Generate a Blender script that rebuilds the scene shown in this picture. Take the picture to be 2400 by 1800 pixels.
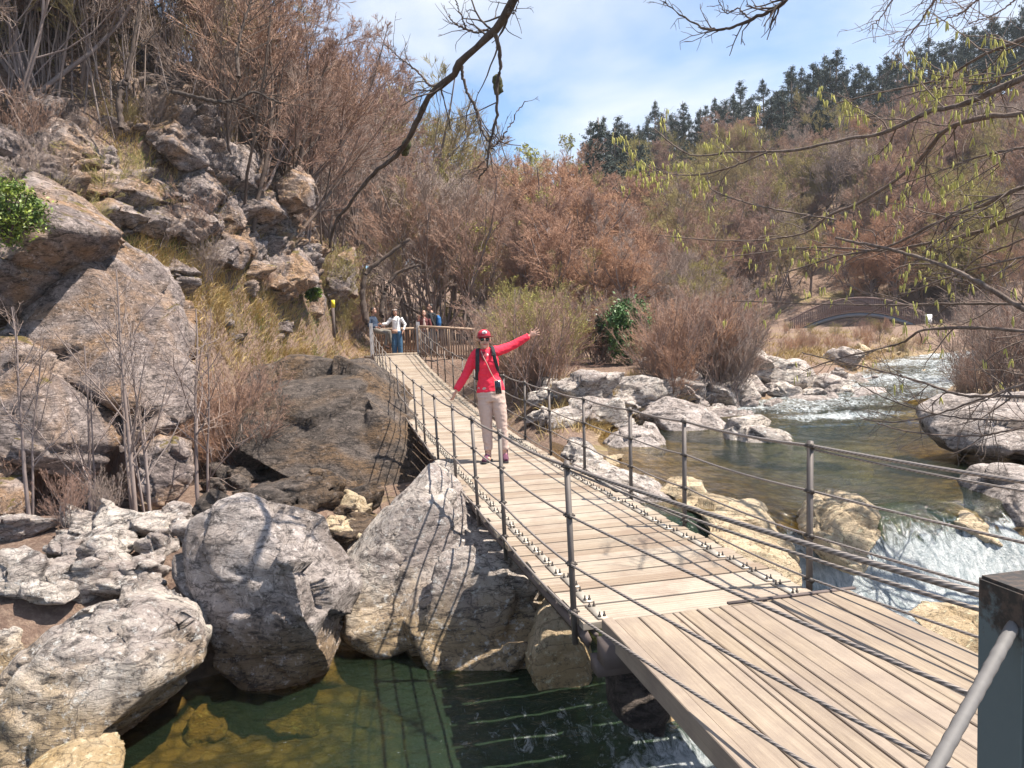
import bpy, bmesh, math, random
import numpy as np
from mathutils import Vector, Matrix
R = math.radians
for o in list(bpy.data.objects): bpy.data.objects.remove(o)
SC = bpy.context.scene
COL = SC.collection

# ------------------------------------------------------------------ camera, sky, sun, exposure
CAMZ, PITCH, ROLL = 1.7, 0.07198, 0.03349
CAM = np.array([0.0, 0.0, CAMZ])
_f = np.array([0, math.cos(PITCH), -math.sin(PITCH)]); _r0 = np.array([1.0, 0, 0]); _u0 = np.cross(_r0, _f)
_r = math.cos(ROLL) * _r0 - math.sin(ROLL) * _u0
_u = math.cos(ROLL) * _u0 + math.sin(ROLL) * _r0
cd = bpy.data.cameras.new('camera'); cd.sensor_width = 36; cd.lens = 27.0; cd.clip_start = 0.05; cd.clip_end = 3000
cam = bpy.data.objects.new('camera', cd); COL.objects.link(cam)
M = Matrix.Identity(4)
for i in range(3):
    M[i][0] = _r[i]; M[i][1] = _u[i]; M[i][2] = -_f[i]; M[i][3] = CAM[i]
cam.matrix_world = M
SC.camera = cam

SUN_AZ, SUN_EL = R(94), R(62)          # azimuth from +Y towards +X
world = bpy.data.worlds.new('World'); SC.world = world; world.use_nodes = True
nt = world.node_tree; nt.nodes.clear()
wo = nt.nodes.new('ShaderNodeOutputWorld'); bg = nt.nodes.new('ShaderNodeBackground')
sky = nt.nodes.new('ShaderNodeTexSky'); sky.sky_type = 'NISHITA'; sky.sun_disc = False
sky.sun_elevation = SUN_EL; sky.sun_rotation = SUN_AZ; sky.air_density = 1.0; sky.dust_density = 0.3; sky.ozone_density = 2.0
tc = nt.nodes.new('ShaderNodeTexCoord'); mp = nt.nodes.new('ShaderNodeMapping')
mp.inputs['Scale'].default_value = (1.0, 1.0, 2.6); mp.inputs['Rotation'].default_value = (0.2, 0.15, 0.5)
nz = nt.nodes.new('ShaderNodeTexNoise'); nz.inputs['Scale'].default_value = 2.3; nz.inputs['Detail'].default_value = 7; nz.inputs['Roughness'].default_value = 0.52
nz.inputs['Distortion'].default_value = 0.35
rp = nt.nodes.new('ShaderNodeValToRGB'); rp.color_ramp.elements[0].position = 0.41; rp.color_ramp.elements[1].position = 0.68
rp.color_ramp.elements[0].color = (0.05, 0.05, 0.05, 1); rp.color_ramp.elements[1].color = (0.95, 0.95, 0.95, 1)
mx = nt.nodes.new('ShaderNodeMix'); mx.data_type = 'RGBA'
mx.inputs['B'].default_value = (7.2, 7.3, 7.4, 1)
L = nt.links.new
L(tc.outputs['Generated'], mp.inputs['Vector']); L(mp.outputs['Vector'], nz.inputs['Vector']); L(nz.outputs['Fac'], rp.inputs['Fac'])
tint = nt.nodes.new('ShaderNodeMix'); tint.data_type = 'RGBA'; tint.blend_type = 'MULTIPLY'; tint.inputs['Factor'].default_value = 1.0; tint.inputs['B'].default_value = (0.90, 1.17, 1.38, 1)
L(sky.outputs['Color'], tint.inputs['A']); L(tint.outputs['Result'], mx.inputs['A']); L(rp.outputs['Color'], mx.inputs['Factor']); L(mx.outputs['Result'], bg.inputs['Color'])
bg.inputs['Strength'].default_value = 0.066
L(bg.outputs['Background'], wo.inputs['Surface'])

sd = bpy.data.lights.new('sun', 'SUN'); sd.energy = 5.0; sd.angle = R(0.5); sd.color = (1.0, 0.91, 0.78)
sun = bpy.data.objects.new('sun', sd); COL.objects.link(sun)
_sv = Vector((math.cos(SUN_EL) * math.sin(SUN_AZ), math.cos(SUN_EL) * math.cos(SUN_AZ), math.sin(SUN_EL)))
sun.rotation_euler = _sv.to_track_quat('Z', 'Y').to_euler(); sun.location = (20, 10, 40)
SC.view_settings.view_transform = 'Standard'; SC.view_settings.look = 'None'
SC.view_settings.exposure = 1.25; SC.view_settings.gamma = 1.0; SC.view_settings.use_curve_mapping = False
SC.cycles.max_bounces = 6; SC.cycles.transparent_max_bounces = 12; SC.cycles.caustics_reflective = False; SC.cycles.caustics_refractive = False
SC.cycles.volume_bounces = 0; SC.cycles.use_denoising = True

# ------------------------------------------------------------------ helpers: pixels, noise, meshes
K = 2400 / 2212.0                      # my notes were taken on a 2212 px wide view of the photograph
def PX(px, py, d):                     # 2400 px photo pixel at world distance y=d -> world point
    v = _f + _r * ((px - 1200) / 1800) + _u * ((900 - py) / 1800)
    return CAM + v * (d / v[1])
def PK(px, py, d): return PX(px * K, py * K, d)
def ray(px, py): return _f + _r * ((px - 1200) / 1800) + _u * ((900 - py) / 1800)

def _h(i, j, k, s):
    n = (i.astype(np.int64) * 374761393 + j.astype(np.int64) * 668265263 + k.astype(np.int64) * 2147483647 + s * 1274126177) & 0xffffffff
    n = ((n ^ (n >> 13)) * 1274126177) & 0xffffffff
    n = ((n ^ (n >> 16)) * 2246822519) & 0xffffffff
    return ((n ^ (n >> 15)) & 0xffff) / 65535.0
def vnoise(p, seed=0):
    p = np.asarray(p, float); i = np.floor(p).astype(np.int64); f = p - i; f = f * f * (3 - 2 * f)
    r = 0
    for a in (0, 1):
        for b in (0, 1):
            for c in (0, 1):
                w = (f[..., 0] if a else 1 - f[..., 0]) * (f[..., 1] if b else 1 - f[..., 1]) * (f[..., 2] if c else 1 - f[..., 2])
                r = r + w * _h(i[..., 0] + a, i[..., 1] + b, i[..., 2] + c, seed)
    return r
def fbm(p, seed=0, oct=4, rough=0.5):
    p = np.asarray(p, float); a = 1; s = 0; t = 0
    for o in range(oct):
        s = s + a * vnoise(p * (2 ** o) + o * 17.3, seed + o); t += a; a *= rough
    return s / t * 2 - 1
def worley(p, seed=0):
    p = np.asarray(p, float); i0 = np.floor(p).astype(np.int64); f1 = np.full(len(p), 9.0); f2 = np.full(len(p), 9.0); cen = np.zeros_like(p); rnd = np.zeros((len(p), 3))
    for a in (-1, 0, 1):
        for b in (-1, 0, 1):
            for c in (-1, 0, 1):
                i, j, k = i0[:, 0] + a, i0[:, 1] + b, i0[:, 2] + c; r = np.stack([_h(i, j, k, seed), _h(i, j, k, seed + 7), _h(i, j, k, seed + 13)], -1)
                q = np.stack([i, j, k], -1) + 0.5 + (r - 0.5) * 0.9; d = np.linalg.norm(p - q, axis=1); m = d < f1
                f2 = np.where(m, f1, np.minimum(f2, d)); cen = np.where(m[:, None], q, cen); rnd = np.where(m[:, None], np.stack([r[:, 1], r[:, 2], r[:, 0]], -1), rnd); f1 = np.where(m, d, f1)
    return f1, f2, cen, rnd
def rotz_y(c, a, b):
    ca, sa, cb, sb = math.cos(a), math.sin(a), math.cos(b), math.sin(b); R1 = np.array([[ca, -sa, 0], [sa, ca, 0], [0, 0, 1]]); R2 = np.array([[cb, 0, sb], [0, 1, 0], [-sb, 0, cb]]); return c @ (R2 @ R1).T
def blocks(q, seed):
    f1, f2, cen, rnd = worley(q, seed); return ((q - cen) * (rnd * 2 - 1)).sum(1), rnd[:, 0] - .5, 1 - sstep(0, .16, f2 - f1)
def sstep(a, b, x):
    t = np.clip((x - a) / (b - a), 0, 1); return t * t * (3 - 2 * t)

def norm_(v): return v / (np.linalg.norm(v, axis=-1, keepdims=True) + 1e-9)
def mesh_np(name, V, F, mat=None, smooth=True):
    """F: list of index arrays (M,3)/(M,4)"""
    me = bpy.data.meshes.new(name); V = np.asarray(V, np.float32)
    me.vertices.add(len(V)); me.vertices.foreach_set('co', V.ravel())
    Fs = [np.asarray(f, np.int32) for f in F if len(f)]
    li = np.concatenate([f.ravel() for f in Fs]); tot = np.concatenate([np.full(len(f), f.shape[1], np.int32) for f in Fs])
    st = np.concatenate([[0], np.cumsum(tot)[:-1]]).astype(np.int32)
    me.loops.add(len(li)); me.loops.foreach_set('vertex_index', li)
    me.polygons.add(len(tot)); me.polygons.foreach_set('loop_start', st); me.polygons.foreach_set('loop_total', tot)
    if smooth: me.polygons.foreach_set('use_smooth', np.ones(len(tot), bool))
    me.update(calc_edges=True); me.validate()
    if mat: me.materials.append(mat)
    return me
def link(name, me, parent=None, loc=None):
    o = bpy.data.objects.new(name, me); COL.objects.link(o)
    if loc is not None: o.location = loc
    if parent is not None: o.parent = parent
    return o
def empty(name, loc=(0, 0, 0), rz=0):
    o = bpy.data.objects.new(name, None); COL.objects.link(o); o.location = loc; o.rotation_euler = (0, 0, rz); o.empty_display_size = 0.2
    return o
def tag(o, label=None, cat=None, group=None, kind=None):
    if label: o['label'] = label
    if cat: o['category'] = cat
    if group: o['group'] = group
    if kind: o['kind'] = kind
    return o
def local(me, o):                       # world-space mesh data -> parent's local space (parent only translated)
    loc = np.array(o.location, np.float32); n = len(me.vertices); c = np.empty(n * 3, np.float32)
    me.vertices.foreach_get('co', c); c = c.reshape(-1, 3) - loc; me.vertices.foreach_set('co', c.ravel()); me.update(); return me

class Geo:                              # collects boxes / tubes / blobs into one mesh
    def __init__(s): s.V = []; s.Q = []; s.T = []; s.n = 0
    def add(s, V, Q=(), T=()):
        V = np.asarray(V, float); s.V.append(V)
        if len(Q): s.Q.append(np.asarray(Q, np.int64) + s.n)
        if len(T): s.T.append(np.asarray(T, np.int64) + s.n)
        s.n += len(V)
    def box(s, c, X, Y, Z):             # centre and three half-axis vectors
        c, X, Y, Z = map(lambda a: np.asarray(a, float), (c, X, Y, Z))
        V = [c + a * X + b * Y + d * Z for a in (-1, 1) for b in (-1, 1) for d in (-1, 1)]
        s.add(V, [(0, 1, 3, 2), (4, 6, 7, 5), (0, 4, 5, 1), (2, 3, 7, 6), (0, 2, 6, 4), (1, 5, 7, 3)])
    def tube(s, pts, rad, sides=8, flat=None, caps=True):
        """pts (n,3); rad scalar, (n,) or (n,2) with first radius along 'flat'"""
        pts = np.asarray(pts, float); n = len(pts); rad = np.asarray(rad, float)
        if rad.ndim == 0: rad = np.full(n, float(rad))
        if rad.ndim == 1: rad = np.stack([rad, rad], 1)
        t = np.gradient(pts, axis=0); t /= np.linalg.norm(t, axis=1)[:, None] + 1e-12
        ref = np.asarray(flat if flat is not None else ((0, 0, 1) if abs(t[0][2]) < .9 else (1, 0, 0)), float)
        u = ref - (t @ ref)[:, None] * t; u /= np.linalg.norm(u, axis=1)[:, None] + 1e-12
        w = np.cross(t, u); a = np.arange(sides) * 2 * math.pi / sides
        V = pts[:, None] + u[:, None] * (np.cos(a)[None, :, None] * rad[:, 0][:, None, None]) + w[:, None] * (np.sin(a)[None, :, None] * rad[:, 1][:, None, None])
        V = V.reshape(-1, 3); i = np.arange(n - 1)[:, None] * sides; j = np.arange(sides)[None]; j2 = (j + 1) % sides
        Q = np.stack([i + j, i + j2, i + sides + j2, i + sides + j], -1).reshape(-1, 4)
        T = []
        if caps:
            V = np.vstack([V, pts[0], pts[-1]]); m = n * sides
            T = [(m, (k + 1) % sides, k) for k in range(sides)] + [(m + 1, (n - 1) * sides + k, (n - 1) * sides + (k + 1) % sides) for k in range(sides)]
        s.add(V, Q, T)
    def ell(s, c, r, rot=None, nu=14, nv=9):
        c = np.asarray(c, float); th = np.linspace(0, math.pi, nv)[1:-1]; ph = np.arange(nu) * 2 * math.pi / nu
        P = np.stack([np.sin(th)[:, None] * np.cos(ph), np.sin(th)[:, None] * np.sin(ph), np.cos(th)[:, None] * np.ones(nu)], -1).reshape(-1, 3)
        P = np.vstack([P, [[0, 0, 1], [0, 0, -1]]]) * np.asarray(r, float)
        if rot is not None: P = P @ np.array(rot).T
        m = nv - 2; i = np.arange(m - 1)[:, None] * nu; j = np.arange(nu)[None]; j2 = (j + 1) % nu
        Q = np.stack([i + j, i + nu + j, i + nu + j2, i + j2], -1).reshape(-1, 4)
        T = [(m * nu, k, (k + 1) % nu) for k in range(nu)] + [(m * nu + 1, (m - 1) * nu + (k + 1) % nu, (m - 1) * nu + k) for k in range(nu)]
        s.add(P + c, Q, T)
    def mesh(s, name, mat=None, smooth=True):
        return mesh_np(name, np.vstack(s.V), [np.vstack(s.Q) if s.Q else [], np.vstack(s.T) if s.T else []], mat, smooth)

def remesh(me, voxel, smooth=2, mat=None):   # union of overlapping closed shells as one even skin
    o = bpy.data.objects.new('tmp', me); COL.objects.link(o)
    m = o.modifiers.new('r', 'REMESH'); m.mode = 'VOXEL'; m.voxel_size = voxel; m.use_smooth_shade = True
    if smooth:
        k = o.modifiers.new('s', 'SMOOTH'); k.iterations = smooth; k.factor = 0.5
    dg = bpy.context.evaluated_depsgraph_get(); dg.update()
    me2 = bpy.data.meshes.new_from_object(o.evaluated_get(dg))
    bpy.data.objects.remove(o); bpy.data.meshes.remove(me)
    me2.materials.clear()
    if mat: me2.materials.append(mat)
    return me2
def get_co(me):
    c = np.empty(len(me.vertices) * 3, np.float32); me.vertices.foreach_get('co', c); return c.reshape(-1, 3).astype(float)
def get_no(me):
    c = np.empty(len(me.vertices) * 3, np.float32); me.vertices.foreach_get('normal', c); return c.reshape(-1, 3).astype(float)
def set_co(me, c): me.vertices.foreach_set('co', np.asarray(c, np.float32).ravel()); me.update()
def set_smooth(me): me.polygons.foreach_set('use_smooth', np.ones(len(me.polygons), bool))

# ------------------------------------------------------------------ materials
class N:
    def __init__(s, name):
        s.m = bpy.data.materials.new(name); s.m.use_nodes = True; s.t = s.m.node_tree; s.b = s.t.nodes['Principled BSDF']; s.o = s.t.nodes['Material Output']
    def n(s, typ, **kw):
        x = s.t.nodes.new('ShaderNode' + typ)
        for k, v in kw.items():
            if hasattr(x, k) and k not in x.inputs.keys(): setattr(x, k, v)
            else: x.inputs[k.replace('_', ' ')].default_value = v
        return x
    def l(s, a, b): s.t.links.new(a, b)
    def noise(s, vec, scale, detail=6, rough=0.6, dist=0.0):
        x = s.n('TexNoise'); x.inputs['Scale'].default_value = scale; x.inputs['Detail'].default_value = detail; x.inputs['Roughness'].default_value = rough; x.inputs['Distortion'].default_value = dist
        if vec is not None: s.l(vec, x.inputs['Vector'])
        return x.outputs['Fac']
    def ramp(s, fac, stops):
        x = s.n('ValToRGB'); cr = x.color_ramp
        while len(cr.elements) < len(stops): cr.elements.new(0.5)
        for e, (p, c) in zip(cr.elements, stops):
            e.position = p; e.color = (c, c, c, 1) if not hasattr(c, '__len__') else (*c, 1)
        s.l(fac, x.inputs['Fac']); return x.outputs['Color']
    def mix(s, f, a, b, mode='MIX'):
        x = s.n('Mix'); x.data_type = 'RGBA'; x.blend_type = mode
        for key, v in (('Factor', f), ('A', a), ('B', b)):
            if isinstance(v, (int, float)): x.inputs[key].default_value = v
            elif isinstance(v, tuple): x.inputs[key].default_value = (*v, 1)
            else: s.l(v, x.inputs[key])
        return x.outputs['Result']
    def math(s, op, a, b=0.0):
        x = s.n('Math'); x.operation = op
        for i, v in enumerate((a, b)):
            if isinstance(v, (int, float)): x.inputs[i].default_value = v
            else: s.l(v, x.inputs[i])
        return x.outputs[0]
    def pos(s): return s.n('NewGeometry').outputs['Position']
    def obj(s): return s.n('TexCoord').outputs['Object']
    def rnd(s): return s.n('ObjectInfo').outputs['Random']
    def scale(s, v, sc, rot=(0, 0, 0)):
        x = s.n('Mapping'); x.inputs['Scale'].default_value = sc; x.inputs['Rotation'].default_value = rot; s.l(v, x.inputs['Vector']); return x.outputs['Vector']
    def bump(s, h, strength=0.5, dist=0.05, normal=None):
        x = s.n('Bump'); x.inputs['Strength'].default_value = strength; x.inputs['Distance'].default_value = dist; s.l(h, x.inputs['Height'])
        if normal is not None: s.l(normal, x.inputs['Normal'])
        return x.outputs['Normal']
    def fin(s, col, rough=0.8, normal=None, **kw):
        if isinstance(col, tuple): s.b.inputs['Base Color'].default_value = (*col, 1)
        else: s.l(col, s.b.inputs['Base Color'])
        if isinstance(rough, (int, float)): s.b.inputs['Roughness'].default_value = rough
        else: s.l(rough, s.b.inputs['Roughness'])
        if normal is not None: s.l(normal, s.b.inputs['Normal'])
        for k, v in kw.items(): s.b.inputs[k.replace('_', ' ')].default_value = v
        return s.m

def rock_mat(name, pale, grey, dark, dark_amt=0.5, ochre=None, ochre_z=None, moss=0.0, strat=(0.25, 0.5, 0)):
    n = N(name); p = n.pos()
    a = n.noise(p, 1.1, 8, 0.6, 0.6)
    c = n.mix(n.ramp(a, [(0.40, 0), (0.57, 1)]), grey, pale)
    b = n.noise(p, 5.0, 8, 0.72, 0.3)
    c = n.mix(n.ramp(b, [(0.40, 0.0), (0.56, 0.55)]), c, grey)
    if ochre is not None:
        if ochre_z is not None:
            z = n.n('SeparateXYZ'); n.l(p, z.inputs[0])
            zz = n.math('ADD', z.outputs['Z'], n.math('MULTIPLY', n.math('SUBTRACT', n.noise(p, 2.2, 5), 0.5), 0.9))
            f = n.math('MULTIPLY', n.math('SUBTRACT', ochre_z, zz), 2.2)
            f = n.n('Clamp').outputs[0] if False else n.math('MINIMUM', n.math('MAXIMUM', f, 0.0), 0.85)
        else:
            f = n.ramp(n.noise(p, 0.7, 4, 0.5, 1.0), [(0.47, 0), (0.62, 0.8)])
        c = n.mix(f, c, ochre)
    ps = n.scale(p, (1.0, 1.0, 3.4), strat)
    d = n.noise(ps, 4.6, 12, 0.78, 0.5)
    lo = 0.60 - 0.17 * dark_amt
    c = n.mix(n.ramp(d, [(lo, 0.0), (lo + 0.10, 0.85)]), c, dark)
    d2 = n.noise(p, 22.0, 7, 0.75)
    c = n.mix(n.ramp(d2, [(0.53, 0.0), (0.64, 0.75)]), c, dark)
    c = n.mix(n.ramp(n.noise(p, 15.0, 7, 0.75), [(0.55, 0.0), (0.66, 0.8)]), c, tuple(min(.8, x * 1.35) for x in pale))
    if moss > 0:
        nz_ = n.n('SeparateXYZ'); n.l(n.n('NewGeometry').outputs['Normal'], nz_.inputs[0])
        mf = n.math('ADD', n.math('MULTIPLY', nz_.outputs['Z'], 0.55), n.math('MULTIPLY', n.noise(p, 2.0, 7, 0.65), 0.9))
        c = n.mix(n.ramp(mf, [(1.10 - 0.3 * moss, 0.0), (1.20 - 0.3 * moss, 0.92)]), c, n.mix(n.noise(p, 9, 4), (0.085, 0.085, 0.02), (0.19, 0.13, 0.045)))
    vor = n.n('TexVoronoi'); vor.feature = 'DISTANCE_TO_EDGE'; vor.inputs['Scale'].default_value = 1.7
    wv = n.n('VectorMath'); wv.operation = 'ADD'; n.l(ps, wv.inputs[0])
    nn = n.n('TexNoise'); nn.inputs['Scale'].default_value = 1.6; nn.inputs['Detail'].default_value = 5; n.l(p, nn.inputs['Vector']); n.l(nn.outputs['Color'], wv.inputs[1]); n.l(wv.outputs[0], vor.inputs['Vector'])
    crk = n.ramp(vor.outputs['Distance'], [(0.0, 0.0), (0.022, 1.0)])
    c = n.mix(crk, n.mix(0.55, c, dark), c)
    h = n.math('ADD', n.math('MULTIPLY', d, 0.55), n.math('ADD', n.math('MULTIPLY', n.noise(p, 9, 9, 0.7), 0.5), n.math('ADD', n.math('MULTIPLY', crk, 0.05), n.math('MULTIPLY', d2, -0.22))))
    return n.fin(c, 0.88, n.bump(h, 0.95, 0.14), Specular_IOR_Level=0.25)

PALE = (0.72, 0.65, 0.585); GREY = (0.37, 0.315, 0.295); DARK = (0.055, 0.048, 0.048); OCH = (0.46, 0.335, 0.19)
M_ROCK = rock_mat('limestone', PALE, GREY, DARK, 0.62, OCH, -0.5, 0.0, (0.5, 0.5, 0))
M_ROCKD = rock_mat('lichened_limestone', (0.60, 0.535, 0.51), (0.29, 0.245, 0.225), DARK, 0.62, (0.36, 0.25, 0.15), -0.5, 0.0, (0.6, 0.2, 0))
M_CLIFF = rock_mat('cliff_limestone', (0.44, 0.37, 0.345), (0.20, 0.162, 0.155), (0.045, 0.037, 0.036), 0.62, (0.36, 0.22, 0.12), None, 0.45, (0.2, -0.6, 0))
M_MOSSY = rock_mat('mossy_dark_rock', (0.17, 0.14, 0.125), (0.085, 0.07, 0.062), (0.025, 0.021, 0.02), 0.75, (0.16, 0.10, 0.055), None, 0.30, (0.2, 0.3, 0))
M_TAN = rock_mat('tan_river_rock', (0.70, 0.57, 0.41), (0.50, 0.39, 0.26), (0.08, 0.065, 0.045), 0.05, (0.42, 0.29, 0.14), -0.7, 0.0, (0.3, 0.1, 0))

def simple(name, col, rough=0.7, var=0.15, scale=20, **kw):
    n = N(name); f = n.noise(n.obj(), scale, 4, 0.6)
    c = n.mix(f, tuple(min(1, x * (1 - var)) for x in col), tuple(min(1, x * (1 + var)) for x in col))
    return n.fin(c, rough, **kw)
def bark(name, col, col2, bump=True):
    n = N(name); p = n.obj(); q = n.scale(p, (6, 6, 1.2))
    c = n.mix(n.ramp(n.noise(q, 3, 6, 0.7), [(0.35, 0), (0.65, 1)]), col, col2)
    c = n.mix(n.math('MULTIPLY', n.rnd(), 0.35), c, (0.19, 0.135, 0.11))
    return n.fin(c, 0.9, n.bump(n.noise(q, 6, 6), 0.5, 0.02) if bump else None, Specular_IOR_Level=0.2)
M_BARK = bark('grey_bark', (0.14, 0.11, 0.105), (0.31, 0.26, 0.25))
M_BARKD = bark('dark_bark', (0.035, 0.028, 0.026), (0.10, 0.08, 0.07))
M_BOUGH = bark('bough_bark', (0.075, 0.056, 0.048), (0.20, 0.16, 0.14))
M_SAP = bark('pale_sapling_bark', (0.20, 0.16, 0.15), (0.40, 0.34, 0.32))
def twig(name, a, b, c3=None):
    n = N(name); f = n.rnd(); c = n.mix(f, a, b)
    if c3: c = n.mix(n.ramp(n.noise(n.obj(), 0.55, 3), [(0.45, 0), (0.6, 0.8)]), c, c3)
    return n.fin(c, 0.85, Specular_IOR_Level=0.2)
M_TW_PINK = twig('mauve_twigs', (0.35, 0.225, 0.165), (0.29, 0.19, 0.155))
M_TW_RED = twig('russet_twigs', (0.42, 0.245, 0.155), (0.36, 0.22, 0.16))
M_TW_OLIVE = twig('budding_twigs', (0.31, 0.26, 0.11), (0.27, 0.20, 0.12), (0.36, 0.34, 0.09))
M_TW_GREY = twig('grey_twigs', (0.27, 0.205, 0.175), (0.33, 0.26, 0.225))
M_CATKIN = simple('catkin', (0.46, 0.43, 0.12), 0.8, 0.3, 3)
M_NEEDLE = simple('pine_needle', (0.038, 0.056, 0.046), 0.8, 0.35, 1.0)

n = N('weathered_deck_wood'); p = n.obj(); q = n.scale(p, (1.2, 34, 30))
g = n.noise(q, 1.6, 9, 0.66, 0.5)
c = n.mix(n.ramp(g, [(0.32, 0), (0.7, 1)]), (0.175, 0.138, 0.104), (0.39, 0.332, 0.262))
c = n.mix(n.math('MULTIPLY', n.rnd(), 0.6), c, (0.40, 0.35, 0.305)); c = n.mix(n.ramp(n.rnd(), [(0.0, 0.5), (0.18, 0.0)]), c, (0.22, 0.16, 0.12))
c = n.mix(n.ramp(n.noise(n.pos(), 2.4, 7, 0.7), [(0.45, 0), (0.66, 0.65)]), c, (0.20, 0.145, 0.115))
M_DECK = n.fin(c, 0.82, n.bump(g, 0.35, 0.006), Specular_IOR_Level=0.25)
n = N('landing_board_wood'); p = n.obj(); q = n.scale(p, (22, 1.1, 22)); g = n.noise(q, 1.8, 10, 0.68, 1.2)
c = n.mix(n.ramp(g, [(0.3, 0), (0.72, 1)]), (0.155, 0.118, 0.085), (0.345, 0.283, 0.215))
c = n.mix(n.math('MULTIPLY', n.rnd(), 0.5), c, (0.33, 0.275, 0.235))
kn = n.n('TexVoronoi'); kn.inputs['Scale'].default_value = 3.1; n.l(n.scale(n.pos(), (1.6, 0.7, 1)), kn.inputs['Vector'])
c = n.mix(n.ramp(kn.outputs['Distance'], [(0.03, 0.8), (0.07, 0.0)]), c, (0.12, 0.07, 0.05))
c = n.mix(n.ramp(n.noise(n.pos(), 1.6, 7, 0.7), [(0.42, 0), (0.66, 0.7)]), c, (0.17, 0.135, 0.118))
M_BOARD = n.fin(c, 0.8, n.bump(g, 0.4, 0.006), Specular_IOR_Level=0.25)
M_BEAM = simple('old_dark_timber', (0.115, 0.09, 0.085), 0.9, 0.6, 5)
M_STEEL = simple('dull_galvanised_steel', (0.135, 0.118, 0.112), 0.62, 0.3, 14, Metallic=0.3)
M_DSTEEL = simple('dark_clamp_steel', (0.07, 0.06, 0.055), 0.6, 0.3, 30, Metallic=0.5)
M_PLATE = simple('bolt_plate_steel', (0.40, 0.36, 0.31), 0.55, 0.25, 12, Metallic=0.35)
n = N('wire_rope'); wv = n.n('TexWave'); wv.bands_direction = 'DIAGONAL'; wv.inputs['Scale'].default_value = 34; n.l(n.pos(), wv.inputs['Vector'])
M_CABLE = n.fin(n.mix(wv.outputs['Fac'], (0.16, 0.14, 0.13), (0.34, 0.30, 0.28)), 0.6, n.bump(wv.outputs['Fac'], 0.6, 0.004), Metallic=0.4)
n = N('worn_teal_paint'); p = n.pos(); zz = n.n('SeparateXYZ'); n.l(p, zz.inputs[0])
wr = n.math('ADD', n.math('MULTIPLY', n.math('SUBTRACT', zz.outputs['Z'], 0.93), 2.2), n.noise(p, 14, 8, 0.7))
c = n.mix(n.ramp(wr, [(0.50, 0), (0.62, 1)]), n.mix(n.noise(p, 6, 4), (0.085, 0.118, 0.13), (0.115, 0.15, 0.16)), n.mix(n.ramp(n.noise(p, 40, 5), [(0.45, 0), (0.6, 1)]), (0.025, 0.022, 0.021), (0.07, 0.05, 0.04)))
M_TEAL = n.fin(c, 0.65, n.bump(wr, 0.3, 0.004))
M_PALEPOST = simple('pale_grey_paint', (0.42, 0.42, 0.44), 0.6, 0.2, 8)
M_LOG = simple('peeled_log', (0.36, 0.26, 0.19), 0.85, 0.35, 5)
M_LOGD = simple('brown_log', (0.22, 0.125, 0.075), 0.85, 0.35, 5)
M_ARCHLOG = simple('weathered_picket', (0.20, 0.14, 0.125), 0.85, 0.25, 5)

# ------------------------------------------------------------------ terrain
RIV = np.array([(-16, -3.5, 2.6, -1.3), (-8, 0.3, 2.3, -1.2), (-3.2, 3.0, 2.2, -1.15), (-0.6, 4.7, 2.3, -1.15), (1.4, 5.7, 2.0, -1.15), (3.3, 6.5, 1.5, -1.15),
                (4.1, 7.4, 1.4, -1.1), (4.15, 8.5, 1.7, -.35), (4.2, 10.5, 2.3, -.35), (4.9, 13.6, 3.1, -.34), (6.6, 15.8, 2.3, -.3), (9.3, 19, 1.1, -.05), (12.0, 22.5, 1.2, 0.12),
                (14.5, 25.5, 1.7, .22), (20, 28, 2.0, .3), (34, 32, 2.5, .5)])
def river(x, y):
    """distance minus half width, water level, at points"""
    best = np.full(x.shape, 1e9); zw = np.zeros(x.shape); hwb = np.ones(x.shape)
    for a, b in zip(RIV[:-1], RIV[1:]):
        dx, dy = b[0] - a[0], b[1] - a[1]; t = np.clip(((x - a[0]) * dx + (y - a[1]) * dy) / (dx * dx + dy * dy), 0, 1)
        d = np.hypot(x - a[0] - t * dx, y - a[1] - t * dy); hw = a[2] + t * (b[2] - a[2]); e = d - hw; k = e < best
        best = np.where(k, e, best); zw = np.where(k, a[3] + t * (b[3] - a[3]), zw); hwb = np.where(k, hw, hwb)
    return best, zw, hwb
TOE = np.array([(1.5, -40), (7.4, -14), (10.2, -8.0), (12.2, -6.2), (15, -5.6), (18.5, -5.0), (21, -4.75), (24, -5.0), (26, -5.5), (30, -6.2), (45, -7.5), (70, -9), (130, -12), (300, -20)], float)
_tf = 1 / np.sqrt(1 + np.gradient(TOE[:, 1], TOE[:, 0]) ** 2)
def toe_dist(x, y):                      # positive on the hill side (left)
    return (np.interp(y, TOE[:, 0], TOE[:, 1]) - x) * np.interp(y, TOE[:, 0], _tf)
_BA = np.array([-0.2278, 1.0]); _BA = _BA / np.linalg.norm(_BA); _BN = np.array([_BA[1], -_BA[0]])
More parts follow.
